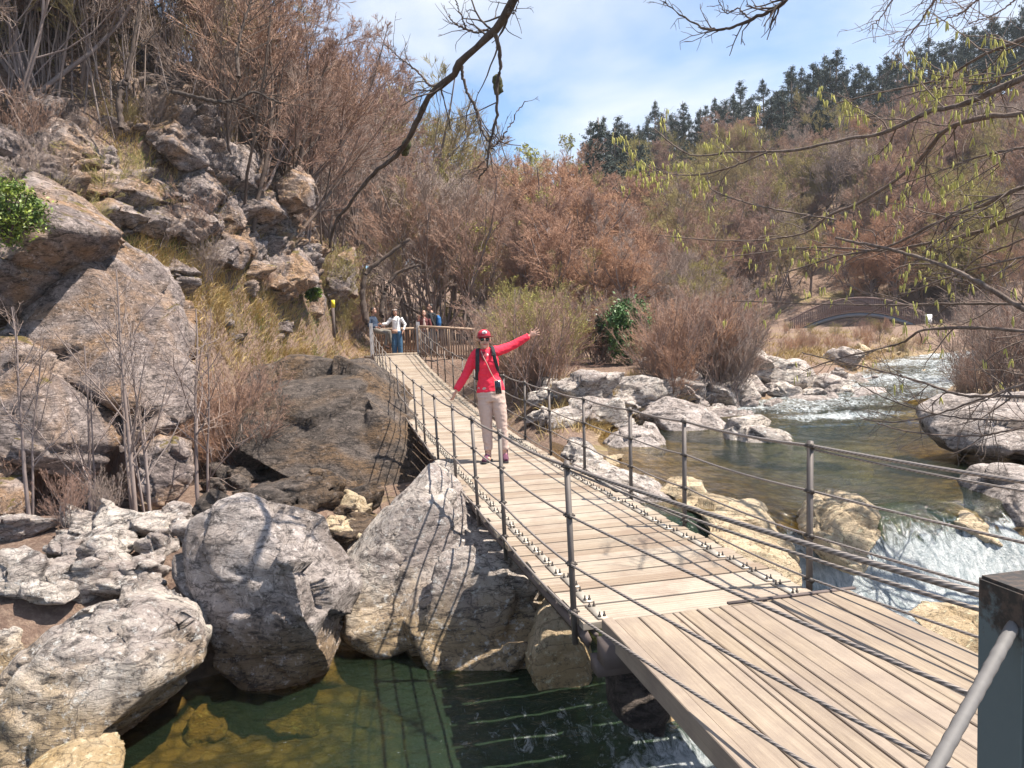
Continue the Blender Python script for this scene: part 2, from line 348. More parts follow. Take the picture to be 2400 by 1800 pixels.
def ground(x, y):
    x = np.asarray(x, float); y = np.asarray(y, float)
    p = np.stack([x, y, np.zeros_like(x)], -1)
    e, zw, hw = river(x, y)
    land = np.clip(-0.12 + 0.033 * y, -0.3, 1.15) + 0.12 * fbm(p * 0.35, 3, 4)
    land = land - 0.5 * sstep(-1.5, -4, x) * sstep(10.5, 7, y)
    land = land - 1.05 * sstep(-7.2, -6.0, x) * sstep(0.6, -0.8, x + 0.2 * (y - 8)) * sstep(8.2, 9.8, y) * sstep(14.6, 13.2, y)
    ab = (x - 0.2729) * _BN[0] + (y - 4.5) * _BN[1]; al = (x - 0.2729) * _BA[0] + (y - 4.5) * _BA[1]
    lim = 0.0382 - 0.02904 * al + 0.003087 * al * al - 0.62 + np.maximum(np.abs(ab - 0.75) - 1.25, 0) * 0.55
    land = np.where((al > -1) & (al < 23), np.minimum(land, np.where(al > 20.5, lim + (al - 20.5) * .25, lim)), land)
    bank = np.where((x < 0.5) & (y < 10), 1.3, 1.5)
    w = sstep(0, 1, e / bank)
    dep = np.where(zw < -0.9, 1.1, 0.40) - 0.85 * np.exp(-((x + 2.0) / 1.7) ** 2 - ((y - 4.8) / 1.1) ** 2)
    bed = zw - 0.06 - dep * np.clip(-e / np.maximum(hw, .5), 0, 1) ** 0.8 + 0.05 * fbm(p * 1.5, 8, 3)
    z = np.where(e < 0, bed, (zw - 0.06) * (1 - w) + land * w)
    t = toe_dist(x, y)
    tt = t + 0.8 * fbm(p * 0.30, 21, 4) * sstep(0, 2, t)
    prof = np.interp(tt, [0, .7, 1.7, 3, 6, 12, 25, 60, 150], [0, 1.5, 3.3, 4.8, 7.2, 11.5, 21, 42, 66])
    prof2 = np.interp(tt, [0, .55, .9, 1.3, 2.0, 4, 6, 12, 25, 60, 150], [0, .8, 2.4, 4.4, 6.2, 8.4, 10, 14.5, 24, 44, 68])
    k2 = sstep(14.5, 17.5, y); prof = prof * (1 - k2) + prof2 * k2
    near = sstep(30, 48, y)
    prof = prof * (1 - near) + np.interp(tt, [0, 6, 20, 60, 150], [0, 1.2, 6, 22, 45]) * near
    z = z + prof
    u = 0.42 * x + 0.9 * y - 52
    cap = 25 + 0.25 * np.clip(x, -20, 80)
    hr = cap * np.tanh(0.5 * np.maximum(u, 0) / cap) * sstep(-12, 14, x)
    z = np.maximum(z, z * 0.0 + land + hr) if False else z + hr
    z = z + 0.15 * np.clip(y - 50, 0, 60) * sstep(10, -4, x) * sstep(-40, -12, x)
    # right bank behind the pool
    v = (x - np.interp(y, [0, 8, 11, 15, 19, 24, 40], [9, 8.2, 8.2, 9.6, 12, 17, 46]))
    z = z + 0.55 * np.clip(v, 0, 6) * sstep(2, 8, y) * sstep(34, 24, y) * sstep(-0.2, 1.5, e)
    z = z + 0.35 * fbm(p * 0.8, 33, 4) * sstep(0.5, 3, t) + 0.6 * fbm(p * 0.12, 5, 4) * sstep(3, 20, u)
    return z
def gz(x, y): return float(ground(np.array([x]), np.array([y]))[0])
def hit(px, py, dmin=3.0, dmax=170):     # where the line of sight through a photo pixel meets the ground
    v = ray(px, py); v = v / v[1]
    d = np.concatenate([np.arange(dmin, min(40, dmax), 0.35), np.arange(40, dmax, 1.6)]) if dmax > 40 else np.arange(dmin, dmax, 0.35)
    P = CAM + d[:, None] * v; g = ground(P[:, 0], P[:, 1]); k = np.nonzero(P[:, 2] <= g)[0]
    if not len(k): return None
    k = k[0]
    if k == 0: return P[0]
    a, b = P[k - 1, 2] - g[k - 1], g[k] - P[k, 2]; return P[k - 1] + (P[k] - P[k - 1]) * (a / max(a + b, 1e-6))
ys = np.concatenate([np.linspace(-8, 30, 230), 30 * (400 / 30.) ** (np.arange(1, 121) / 120.)])
us = np.linspace(-1, 1, 250); us = np.sign(us) * np.abs(us) ** 1.15
X = us[None] * (1.15 * np.maximum(ys, 0)[:, None] + 16); Y = np.repeat(ys[:, None], len(us), 1)
Zg = ground(X, Y)
ii = (np.arange(len(ys) - 1)[:, None] * len(us) + np.arange(len(us) - 1)[None]).ravel()
n = N('woodland_ground'); p = n.pos(); zz = n.n('SeparateXYZ'); n.l(p, zz.inputs[0])
a = n.noise(p, 0.8, 8, 0.7, 0.4); c = n.mix(n.ramp(a, [(0.35, 0), (0.6, 1)]), (0.115, 0.075, 0.06), (0.215, 0.145, 0.115))
c = n.mix(n.ramp(n.noise(p, 16, 6, 0.75), [(0.45, 0), (0.6, 0.7)]), c, (0.33, 0.245, 0.19))
c = n.mix(n.ramp(n.noise(p, 0.45, 6, 0.7), [(0.55, 0), (0.68, 0.7)]), c, n.mix(n.noise(p, 5, 4), (0.33, 0.25, 0.12), (0.17, 0.17, 0.05)))
peb = n.n('TexVoronoi'); peb.inputs['Scale'].default_value = 7; n.l(p, peb.inputs['Vector'])
pc = n.mix(peb.outputs['Color'], (0.34, 0.235, 0.12), (0.50, 0.40, 0.27)); pc = n.mix(n.ramp(peb.outputs['Distance'], [(0.35, 0), (0.6, 0.8)]), pc, (0.12, 0.085, 0.05))
e_at = n.n('Attribute'); e_at.attribute_name = 'shore'
c = n.mix(n.ramp(n.math('ADD', e_at.outputs['Fac'], n.math('MULTIPLY', n.noise(p, 2, 5), 0.6)), [(0.35, 1), (0.85, 0)]), c, pc)
M_GROUND = n.fin(c, 0.95, n.bump(n.math('ADD', n.noise(p, 7, 9, 0.75), n.math('MULTIPLY', peb.outputs['Distance'], -0.3)), 0.9, 0.12), Specular_IOR_Level=0.2)
me = mesh_np('terrain', np.stack([X, Y, Zg], -1).reshape(-1, 3), [np.stack([ii, ii + 1, ii + len(us) + 1, ii + len(us)], -1)], M_GROUND)
ee, _, _ = river(X.ravel(), Y.ravel())
at = me.attributes.new('shore', 'FLOAT', 'POINT'); at.data.foreach_set('value', np.clip(ee / 1.1, 0, 1).astype(np.float32))
tag(link('terrain', me), kind='structure')

# ------------------------------------------------------------------ water
n = N('river_water'); p = n.pos()
wa = n.n('Attribute'); wa.attribute_name = 'foam'; wd = n.n('Attribute'); wd.attribute_name = 'depth'
fo = n.noise(n.scale(p, (1.9, 0.8, 1), (0, 0, 0.55)), 6, 10, 0.78, 1.2)
fm = n.math('ADD', wa.outputs['Fac'], n.math('MULTIPLY', n.math('SUBTRACT', fo, 0.5), 1.5))
fmask = n.ramp(fm, [(0.36, 0), (0.66, 1)])
sp = n.noise(n.scale(p, (1.0, 2.2, 1), (0, 0, -.5)), 17, 4, 0.6, 0.6); big = n.noise(p, 0.9, 4, 0.6, 1.5)
fleck = n.math('MULTIPLY', n.ramp(sp, [(0.70, 0), (0.77, 1)]), n.ramp(n.math('ADD', big, n.math('MULTIPLY', wa.outputs['Fac'], 2.0)), [(0.56, 0), (0.66, 1)]))
fmask = n.math('MAXIMUM', fmask, fleck)
wb = n.math('ADD', n.math('MULTIPLY', n.noise(n.scale(p, (1, 1.5, 1), (0, 0, 0.4)), 5, 5, 0.6, 0.8), 1.0), n.math('MULTIPLY', n.noise(p, 17, 4, 0.6), 0.35))
nrm = n.bump(wb, 0.5, 0.09)
tr = n.n('BsdfTransparent'); n.l(n.ramp(wd.outputs['Fac'], [(0.0, (0.80, 0.72, 0.50)), (0.25, (0.58, 0.52, 0.27)), (0.6, (0.24, 0.30, 0.13)), (1.0, (0.07, 0.14, 0.07))]), tr.inputs['Color'])
df = n.n('BsdfDiffuse'); df.inputs['Color'].default_value = (0.035, 0.062, 0.036, 1)
ms = n.n('MixShader'); n.l(n.ramp(wd.outputs['Fac'], [(0.0, 0.03), (1.0, 0.5)]), ms.inputs['Fac']); n.l(tr.outputs[0], ms.inputs[1]); n.l(df.outputs[0], ms.inputs[2])
gl = n.n('BsdfGlossy'); gl.inputs['Roughness'].default_value = 0.06; n.l(nrm, gl.inputs['Normal'])
fr = n.n('Fresnel'); fr.inputs['IOR'].default_value = 1.33; n.l(nrm, fr.inputs['Normal'])
ms2 = n.n('MixShader'); n.l(fr.outputs[0], ms2.inputs['Fac']); n.l(ms.outputs[0], ms2.inputs[1]); n.l(gl.outputs[0], ms2.inputs[2])
n.l(n.mix(n.ramp(fo, [(0.38, 0), (0.62, 1)]), (0.26, 0.33, 0.37), (0.80, 0.84, 0.86)), n.b.inputs['Base Color']); n.b.inputs['Roughness'].default_value = 0.35
n.l(n.bump(n.noise(p, 24, 8, 0.8, 1.0), 1.0, 0.06), n.b.inputs['Normal'])
ms3 = n.n('MixShader'); n.l(fmask, ms3.inputs['Fac']); n.l(ms2.outputs[0], ms3.inputs[1]); n.l(n.b.outputs[0], ms3.inputs[2]); n.l(ms3.outputs[0], n.o.inputs['Surface'])
M_WATER = n.m
def water_sheet(name, x0, x1, y0, y1, st, zf, foamf, keep):
    xs = np.arange(x0, x1, st); yy = np.arange(y0, y1, st); X, Y = np.meshgrid(xs, yy); nx = len(xs)
    p = np.stack([X, Y, np.zeros_like(X)], -1); Z = zf(X, Y, p); G = ground(X, Y); fm = foamf(X, Y, p)
    Z = Z + fm * (0.10 * fbm(p * 3.1, 71, 4, .6) + 0.05 * fbm(p * 9, 72, 3, .6))
    kp = keep(X, Y) & (Z - G > -0.35); i = (np.arange(len(yy) - 1)[:, None] * nx + np.arange(nx - 1)[None]).ravel()
    kf = kp.ravel(); m = kf[i] & kf[i + 1] & kf[i + nx] & kf[i + nx + 1]; i = i[m]
    me = mesh_np(name, np.stack([X, Y, Z], -1).reshape(-1, 3), [np.stack([i, i + 1, i + nx + 1, i + nx], -1)], M_WATER)
    bm = bmesh.new(); bm.from_mesh(me); bmesh.ops.delete(bm, geom=[v for v in bm.verts if not v.link_faces], context='VERTS'); bm.to_mesh(me); bm.free()
    c = get_co(me); g = ground(c[:, 0], c[:, 1]); pp = np.stack([c[:, 0], c[:, 1], 0 * c[:, 0]], -1)
    for nm, val in (('foam', foamf(c[:, 0], c[:, 1], pp)), ('depth', np.clip(c[:, 2] - g, 0, 1.2))):
        at = me.attributes.new(nm, 'FLOAT', 'POINT'); at.data.foreach_set('value', val.astype(np.float32))
    return tag(link(name, me), kind='structure')
def gauss(x, y, cx, cy, sx, sy=None): return np.exp(-((x - cx) / sx) ** 2 - ((y - cy) / (sy or sx)) ** 2)
# the fall: lip between two pools
LIPA, LIPB = np.array([2.75, 7.75]), np.array([5.6, 7.95])
def fall_s(x, y):                        # signed distance downstream of the lip
    n_ = np.array([0.06, -1.0]); return (x - LIPA[0]) * n_[0] + (y - LIPA[1]) * n_[1]
def z_all(x, y, p):
    e, zw, hw = river(x, y); s = fall_s(x, y) + 0.22 * fbm(p * 1.3, 90, 3)
    up = np.interp(np.hypot(x - 5, y - 14), [0, 3.2, 6, 9, 13, 40], [-.35, -.34, -.26, 0.0, 0.15, .5]) * (y > 14.5) + -.35 * (y <= 14.5)
    up = np.where(y > 14.5, np.where(zw > -.34, zw, -.35), -.35)
    low = -1.15 + 0.015 * fbm(p * 1.2, 92, 3)
    fs = sstep(-0.45, 0.75, s)
    z = up + 0.012 * fbm(p * 1.6, 91, 3)
    return np.where(y < 9.2, z * (1 - fs) + low * fs, z)
def foam_all(x, y, p):
    s = fall_s(x, y); f = sstep(-0.5, 0.2, s) * sstep(2.0, 0.9, s) * sstep(2.0, 2.6, x) * 0.78
    f = np.maximum(f, 0.78 * gauss(x, y, 3.1, 6.2, 1.5, 0.8)); f = np.maximum(f, 0.42 * gauss(x, y, 1.3, 4.7, 1.2, 0.7)); f = np.maximum(f, 0.9 * gauss(x, y, 1.25, 4.5, 0.8, 0.8))
    f = np.maximum(f, 0.34 * gauss(x, y, 0.5, 5.3, 1.5, 0.7))
    e, zw, hw = river(x, y); f = np.maximum(f, np.where(y > 15.3, 0.46 + 0.25 * fbm(p * .9, 4, 3), 0) * sstep(15.2, 17, y))
    f = np.maximum(f, 0.62 * gauss(x, y, 6.6, 15.6, 1.6, 0.8)); f = np.maximum(f, 0.3 * gauss(x, y, 4.6, 15.0, 2.0, 0.7))
    return np.clip(f, 0, 1)
water_sheet('river_water', -9, 8.6, 0.2, 17.0, 0.06, z_all, foam_all, lambda x, y: (river(x, y)[0] < 2.6) & ~((y > 8.3) & (river(x, y)[0] > 1.2)))
water_sheet('upper_river_water', 5.0, 36, 17.01 - 0.06, 36, 0.14, z_all, foam_all, lambda x, y: river(x, y)[0] < 0.8)

# ------------------------------------------------------------------ rocks
def hull_geo(geo, pts):
    bm = bmesh.new()
    for p_ in pts: bm.verts.new(p_)
    r = bmesh.ops.convex_hull(bm, input=bm.verts)
    bmesh.ops.delete(bm, geom=[v for v in bm.verts if not v.link_faces], context='VERTS')
    bmesh.ops.triangulate(bm, faces=bm.faces); bm.verts.index_update()
    geo.add([v.co[:] for v in bm.verts], T=[[v.index for v in f.verts] for f in bm.faces]); bm.free()
def roughen(me, seed, amp, size, strat=(0.4, 0.3, 0.85)):
    c = get_co(me); nrm = get_no(me); s = 1.0 / size
    sd_ = np.array(strat, float); sd_ /= np.linalg.norm(sd_)
    w3 = np.stack([fbm(c * 1.8 * s, seed + 50, 2), fbm(c * 1.8 * s, seed + 51, 2), fbm(c * 1.8 * s, seed + 52, 2)], -1); cw = c + (0.09 * size) * w3
    h = 0.16 * fbm(c * 9 * s, seed + 9, 4, .62) + 0.10 * w3[:, 0]
    t_, st_, ck_ = blocks(rotz_y(cw * s, seed * 1.7, .5 + .2 * math.sin(seed)) * np.array([2.0, 2.0, 3.4]), seed + 60); h = h + 1.15 * t_ + .32 * st_ - .12 * ck_
    lay = (cw @ sd_) * 6.5 * s + .35 * w3[:, 1]; lf = lay - np.floor(lay); h = h + (.26 * (sstep(0, .8, lf) - sstep(.86, 1.0, lf)) - .13) * sstep(-.35, .25, w3[:, 2])
    set_co(me, c + nrm * (amp * size * h)[:, None])
def make_rock(polys, d, thick, ridge=(), seed=1, mat=None, res=None, tilt=0.25, amp=0.062, k=K, strat=(0.4, 0.3, 0.85)):
    """outline(s) read off the photograph, stood at their own distance with real thickness"""
    geo = Geo(); rng = random.Random(seed); ext = 0
    for poly in polys:
        P = np.array([PX(a * k, b * k, d) for a, b in poly]); cen = P.mean(0); hgt = max(np.ptp(P[:, 2]), 0.05); wid = np.ptp(P[:, 0]); ext = max(ext, hgt, wid)
        pts = []
        cpx = np.mean([a for a, b in poly]), np.mean([b for a, b in poly]); ph = np.ptp([b for a, b in poly])
        for a, b in poly:
            rel = (cpx[1] - b) / max(ph, 1)
            pts.append(PX(a * k, b * k, d + tilt * thick * 2 * rel))
            for sgn, sc in ((-1, 0.72), (1, 0.78)):
                q = (cpx[0] + (a - cpx[0]) * sc, cpx[1] + (b - cpx[1]) * sc)
                dd = d + sgn * thick * 0.5 * rng.uniform(0.7, 1.1) + tilt * thick * 2 * rel * sc
                w = PX(q[0] * k, q[1] * k, d); w = cen + (w - cen); w[1] += dd - d
                pts.append(w)
        hull_geo(geo, pts)
    if ridge:
        P = [PX(a * k, b * k, d + dd) for a, b, dd in ridge] + [PX(a * k, b * k, d + 0.1) for a, b in polys[0]]
        hull_geo(geo, P)
    vox = res or max(ext / 66, 0.016)
    me = remesh(geo.mesh('rock'), vox, 1, mat); roughen(me, seed, amp, max(ext, .3), strat); set_smooth(me)
    return me
def rock(label, polys, d, thick, name='boulder', cat='boulder', group=None, **kw):
    me = make_rock(polys if hasattr(polys[0][0], '__len__') else [polys], d, thick, **kw)
    c = get_co(me); loc = np.array([c[:, 0].mean(), c[:, 1].mean(), c[:, 2].min()])
    o = link(name, me, None, loc); local(me, o); return tag(o, label, cat, group)

rock('big square grey boulder standing in the green pool with a sharp vertical edge', [(488, 1090), (530, 1074), (600, 1100), (690, 1128), (722, 1190), (776, 1240), (772, 1272), (745, 1305), (730, 1400), (702, 1470), (640, 1500), (560, 1488), (470, 1440), (445, 1370), (378, 1240), (385, 1180), (410, 1120)], 6.5, .75, ridge=[(540, 1085, -.12), (635, 1235, -.72), (655, 1335, -.80), (715, 1440, -.42), (480, 1430, -.25), (395, 1215, -.12)], seed=2, mat=M_ROCKD, tilt=.3)
rock('long rounded grey boulder with tan belly leaning over the dark water', [(2, 1480), (60, 1400), (165, 1305), (230, 1288), (330, 1308), (400, 1330), (442, 1390), (440, 1432), (380, 1492), (300, 1560), (190, 1604), (90, 1592), (25, 1560)], 5.6, 1.1, ridge=[(250, 1430, -.5)], seed=3, mat=M_ROCK, tilt=.25)
rock('tall sloping pale boulder rising towards the bridge deck behind the cracked slab', [(715, 1190), (800, 1120), (880, 1058), (932, 1003), (990, 1030), (1040, 1100), (1080, 1160), (1060, 1260), (900, 1340), (850, 1360), (800, 1350), (765, 1310), (760, 1250)], 7.75, 1.7, seed=4, mat=M_ROCK, tilt=.3, strat=(-.7, .2, .7))
rock('broad cracked pale slab lying under the bridge deck in the pool', [(834, 1290), (870, 1230), (940, 1165), (1020, 1118), (1100, 1140), (1200, 1230), (1300, 1390), (1300, 1440), (1240, 1478), (1150, 1476), (1040, 1452), (930, 1430), (880, 1385)], 7.1, 1.5, seed=5, mat=M_ROCK, tilt=.3, strat=(-.7, .2, .7))
rock('squat yellowish boulder beside the stone pier under the landing', [(1120, 1400), (1165, 1310), (1205, 1285), (1265, 1345), (1280, 1440), (1225, 1478), (1150, 1470)], 6.35, .8, seed=6, mat=M_TAN)
rock('smooth tan rock breaking the shallow water below the long boulder', [(40, 1690), (70, 1645), (130, 1622), (200, 1624), (250, 1650), (255, 1690)], 4.75, .6, seed=7, mat=M_TAN, amp=.03)
rock('flat grey ledge at the foot of the long boulder', [(-40, 1700), (-40, 1570), (30, 1560), (110, 1600), (160, 1640), (120, 1690)], 5.2, .7, seed=8, mat=M_ROCK)
SMALL_L = [
 ('upright white rock standing alone at the edge of the brush', [(286, 1160), (305, 1106), (345, 1108), (372, 1150), (368, 1205), (335, 1245), (300, 1210)], 8.3, .5, M_ROCK),
 ('lumpy white rock propped below the upright white rock', [(252, 1285), (278, 1205), (335, 1195), (362, 1240), (345, 1280), (290, 1300)], 7.7, .5, M_ROCK),
 ('white cracked slab wedged behind the long rounded boulder', [(255, 1312), (300, 1245), (355, 1232), (405, 1285), (425, 1335), (350, 1345)], 7.0, .6, M_ROCK),
 ('pitted white rock with rounded knobs on the dry bank', [(-30, 1390), (-30, 1190), (40, 1165), (95, 1175), (135, 1230), (145, 1300), (100, 1345), (40, 1385)], 7.6, .9, M_ROCK),
 ('tilted grey slab resting on the pitted white rock', [(105, 1225), (150, 1198), (245, 1270), (225, 1298), (150, 1290)], 7.4, .4, M_ROCK),
 ('clean white rock at the shore beside the long rounded boulder', [(-40, 1490), (-40, 1330), (40, 1345), (85, 1400), (75, 1440), (20, 1480)], 6.1, .6, M_ROCK),
 ('grey block half buried in dead leaves by the brush', [(160, 1175), (190, 1140), (232, 1130), (252, 1180), (225, 1218), (170, 1212)], 8.6, .5, M_ROCK),
 ('small white rock between the upright rock and the big square boulder', [(370, 1150), (400, 1118), (412, 1140), (402, 1195), (368, 1222)], 8.2, .4, M_ROCK),
 ('dark round rock behind the grey block in the brush', [(240, 1180), (285, 1150), (300, 1200), (290, 1235), (250, 1240)], 8.9, .5, M_MOSSY)]
for i, (lb, po, d, th, m) in enumerate(SMALL_L): rock(lb, po, d, th, seed=20 + i, mat=m)
# the cliff on the left
CLIFF = [
 ('huge grey overhanging slab with a straight sloping edge above the brush', [(50, 650), (130, 545), (200, 500), (262, 530), (335, 605), (388, 690), (405, 765), (392, 835), (410, 900), (340, 860), (230, 835), (120, 730)], 12.2, 2.4, M_CLIFF),
 ('pale ridged crag beside the bright green ivy', [(-60, 700), (-60, 460), (20, 390), (70, 372), (130, 430), (200, 490), (255, 505), (190, 535), (130, 562), (65, 645), (0, 690)], 11.6, 1.9, M_CLIFF),
 ('tan topped block with a white seam below the overhang', [(-60, 930), (-60, 710), (20, 698), (75, 712), (135, 762), (190, 825), (235, 905), (252, 960), (190, 1040), (100, 1015), (0, 930)], 10.6, 1.6, M_CLIFF),
 ('grey wedge of rock under the tan topped block', [(-60, 1040), (-50, 925), (20, 930), (68, 965), (92, 1012), (45, 1055)], 10.0, .9, M_CLIFF),
 ('low grey rock sitting in the brush under the wedge', [(-60, 1150), (-50, 1035), (10, 1030), (45, 1075), (40, 1125), (0, 1150)], 9.3, .8, M_CLIFF),
 ('small angular block caught under the sloping edge of the overhang', [(235, 905), (300, 850), (385, 860), (395, 915), (345, 945), (290, 990)], 11.2, .9, M_CLIFF),
 ('pale pointed slab standing upright in the reddish brush', [(300, 965), (345, 935), (392, 950), (405, 1030), (385, 1098), (345, 1088), (318, 1045)], 10.2, .7, M_CLIFF),
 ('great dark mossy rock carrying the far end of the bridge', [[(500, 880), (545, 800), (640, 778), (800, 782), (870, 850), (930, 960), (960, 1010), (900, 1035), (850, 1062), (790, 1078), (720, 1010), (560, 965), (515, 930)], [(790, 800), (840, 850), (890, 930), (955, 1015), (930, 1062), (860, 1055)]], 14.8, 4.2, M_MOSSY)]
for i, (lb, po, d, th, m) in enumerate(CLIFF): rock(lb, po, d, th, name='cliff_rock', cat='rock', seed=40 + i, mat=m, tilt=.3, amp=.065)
UP = [
 ('pointed brown crag standing proud at the top of the cliff', [(345, 300), (372, 255), (398, 250), (432, 300), (445, 352), (402, 372), (355, 335)], 19, 1.6),
 ('long sloping grey slab below the pole trees', [(100, 285), (125, 240), (182, 272), (232, 352), (216, 388), (150, 335)], 17, 1.4),
 ('square block with a mossy face in the middle of the cliff', [(212, 425), (222, 376), (300, 374), (348, 402), (350, 435), (290, 455)], 17, 1.4),
 ('tall pale block catching the sun at the right end of the cliff', [(442, 340), (510, 300), (556, 330), (550, 402), (482, 422), (450, 395)], 19, 1.5),
 ('bleached cube of rock with an orange underside', [(496, 440), (520, 408), (600, 410), (622, 465), (545, 485), (505, 470)], 19, 1.3),
 ('wide grey ledge above the grassy slope', [(530, 590), (560, 520), (655, 545), (690, 610), (640, 645), (560, 620)], 19.5, 1.6),
 ('leaning grey slab beside the dry grass', [(440, 535), (470, 478), (545, 525), (520, 582), (470, 580)], 18.5, 1.1),
 ('rounded block among the brush right of the pale block', [(598, 400), (640, 355), (682, 400), (672, 450), (620, 462)], 20, 1.3),
 ('upright buttress of rock behind the yellow trail marker', [(690, 600), (712, 545), (765, 535), (770, 640), (722, 660)], 22.5, 1.4),
 ('low shelf of rock halfway up the cliff', [(150, 440), (200, 415), (268, 430), (330, 470), (255, 495), (180, 480)], 16, 1.2),
 ('grey outcrop on the slope above the ivy', [(-40, 360), (-40, 280), (30, 270), (85, 300), (72, 345), (10, 365)], 16.5, 1.2),
 ('brown rock jutting out below the pointed crag', [(395, 370), (445, 352), (485, 420), (440, 470), (400, 430)], 18.6, 1.2),
 ('stepped rock right under the pale sunlit block', [(480, 425), (520, 420), (530, 490), (480, 500)], 18.8, 1.0),
 ('dark overhung ledge below the square mossy block', [(280, 460), (350, 440), (400, 480), (340, 520), (290, 500)], 17, 1.1),
 ('flaky grey rock at the top of the grass strip', [(330, 440), (420, 430), (470, 480), (420, 530), (350, 500)], 17.6, 1.2),
 ('small white rock lying on the grass by the yellow trail marker', [(585, 700), (605, 685), (632, 695), (630, 718), (592, 718)], 20.0, .5),
 ('grey boulder at the foot of the wide ledge', [(640, 655), (670, 625), (700, 640), (700, 680), (660, 690)], 21.0, .8)]
for i, (lb, po, d, th) in enumerate(UP):
    cx = np.mean([a for a, b in po]) * K; cy = np.mean([b for a, b in po]) * K; h_ = hit(cx, cy, 9, 60)
    if h_ is not None: d = float(np.clip(h_[1] + 0.1, 12, 30))
    rock(lb, po, d, th * 1.3, name='cliff_rock', cat='rock', seed=60 + i, mat=M_CLIFF, tilt=.3, amp=.07)
ny, nv_ = 430, 250
yy = np.linspace(7.8, 27.0, ny); tv = np.concatenate([np.linspace(-.25, 2.6, 190), np.linspace(2.65, 7.5, 60)]); Yc, Tc = np.meshgrid(yy, tv)
Xc = np.interp(Yc, TOE[:, 0], TOE[:, 1]) - Tc / np.interp(Yc, TOE[:, 0], _tf); Zc = ground(Xc, Yc); Pc = np.stack([Xc, Yc, Zc], -1)
du = np.gradient(Pc, axis=1); dv_ = np.gradient(Pc, axis=0); Nc = norm_(np.cross(dv_, du)); Nc = np.where(Nc[..., 2:3] < 0, -Nc, Nc); c = Pc.reshape(-1, 3); nn = Nc.reshape(-1, 3)
cw = c + .35 * np.stack([fbm(c * .7, 501, 3), fbm(c * .7, 502, 3), fbm(c * .7, 503, 3)], -1); q = rotz_y(cw, .35, .62); h = -.16 + .85 * fbm(c * .42, 510, 3) + .35 * sstep(5, 2.5, np.abs(Tc.ravel() - 1.3)) - .5 * sstep(4.5, 7.3, Tc.ravel())
for sc_, w_ in ((.75, 1.0), (1.9, .42), (4.5, .16)):
    t_, st_, ck_ = blocks(q * np.array([sc_, sc_, sc_ * 1.9]), 520); h = h + w_ * (.40 * t_ + .50 * st_ - .34 * ck_)
h = h + .07 * fbm(c * 5, 530, 4, .6)
h = h - .75 * np.exp(-((Yc.ravel() - 15.6) / 1.3) ** 2) * sstep(2.6, 1.4, Tc.ravel()) - .8 * sstep(16.6, 17.6, Yc.ravel()) * sstep(1.15, .7, Tc.ravel())
edge = np.minimum.reduce([sstep(7.8, 9.0, Yc.ravel()), sstep(27.0, 25.5, Yc.ravel())]); h = h * edge - .5 * (1 - edge)
nn = norm_(nn + np.array([.35, -.35, .1])); i = (np.arange(nv_ - 1)[:, None] * ny + np.arange(ny - 1)[None]).ravel()
me = mesh_np('cliff', c + nn * np.clip(h, -.5, 1.1)[:, None], [np.stack([i, i + 1, i + ny + 1, i + ny], -1)], M_CLIFF)
tag(link('cliff', me), 'craggy limestone cliff with diagonal cracks, ledges and grassy gaps', 'cliff')
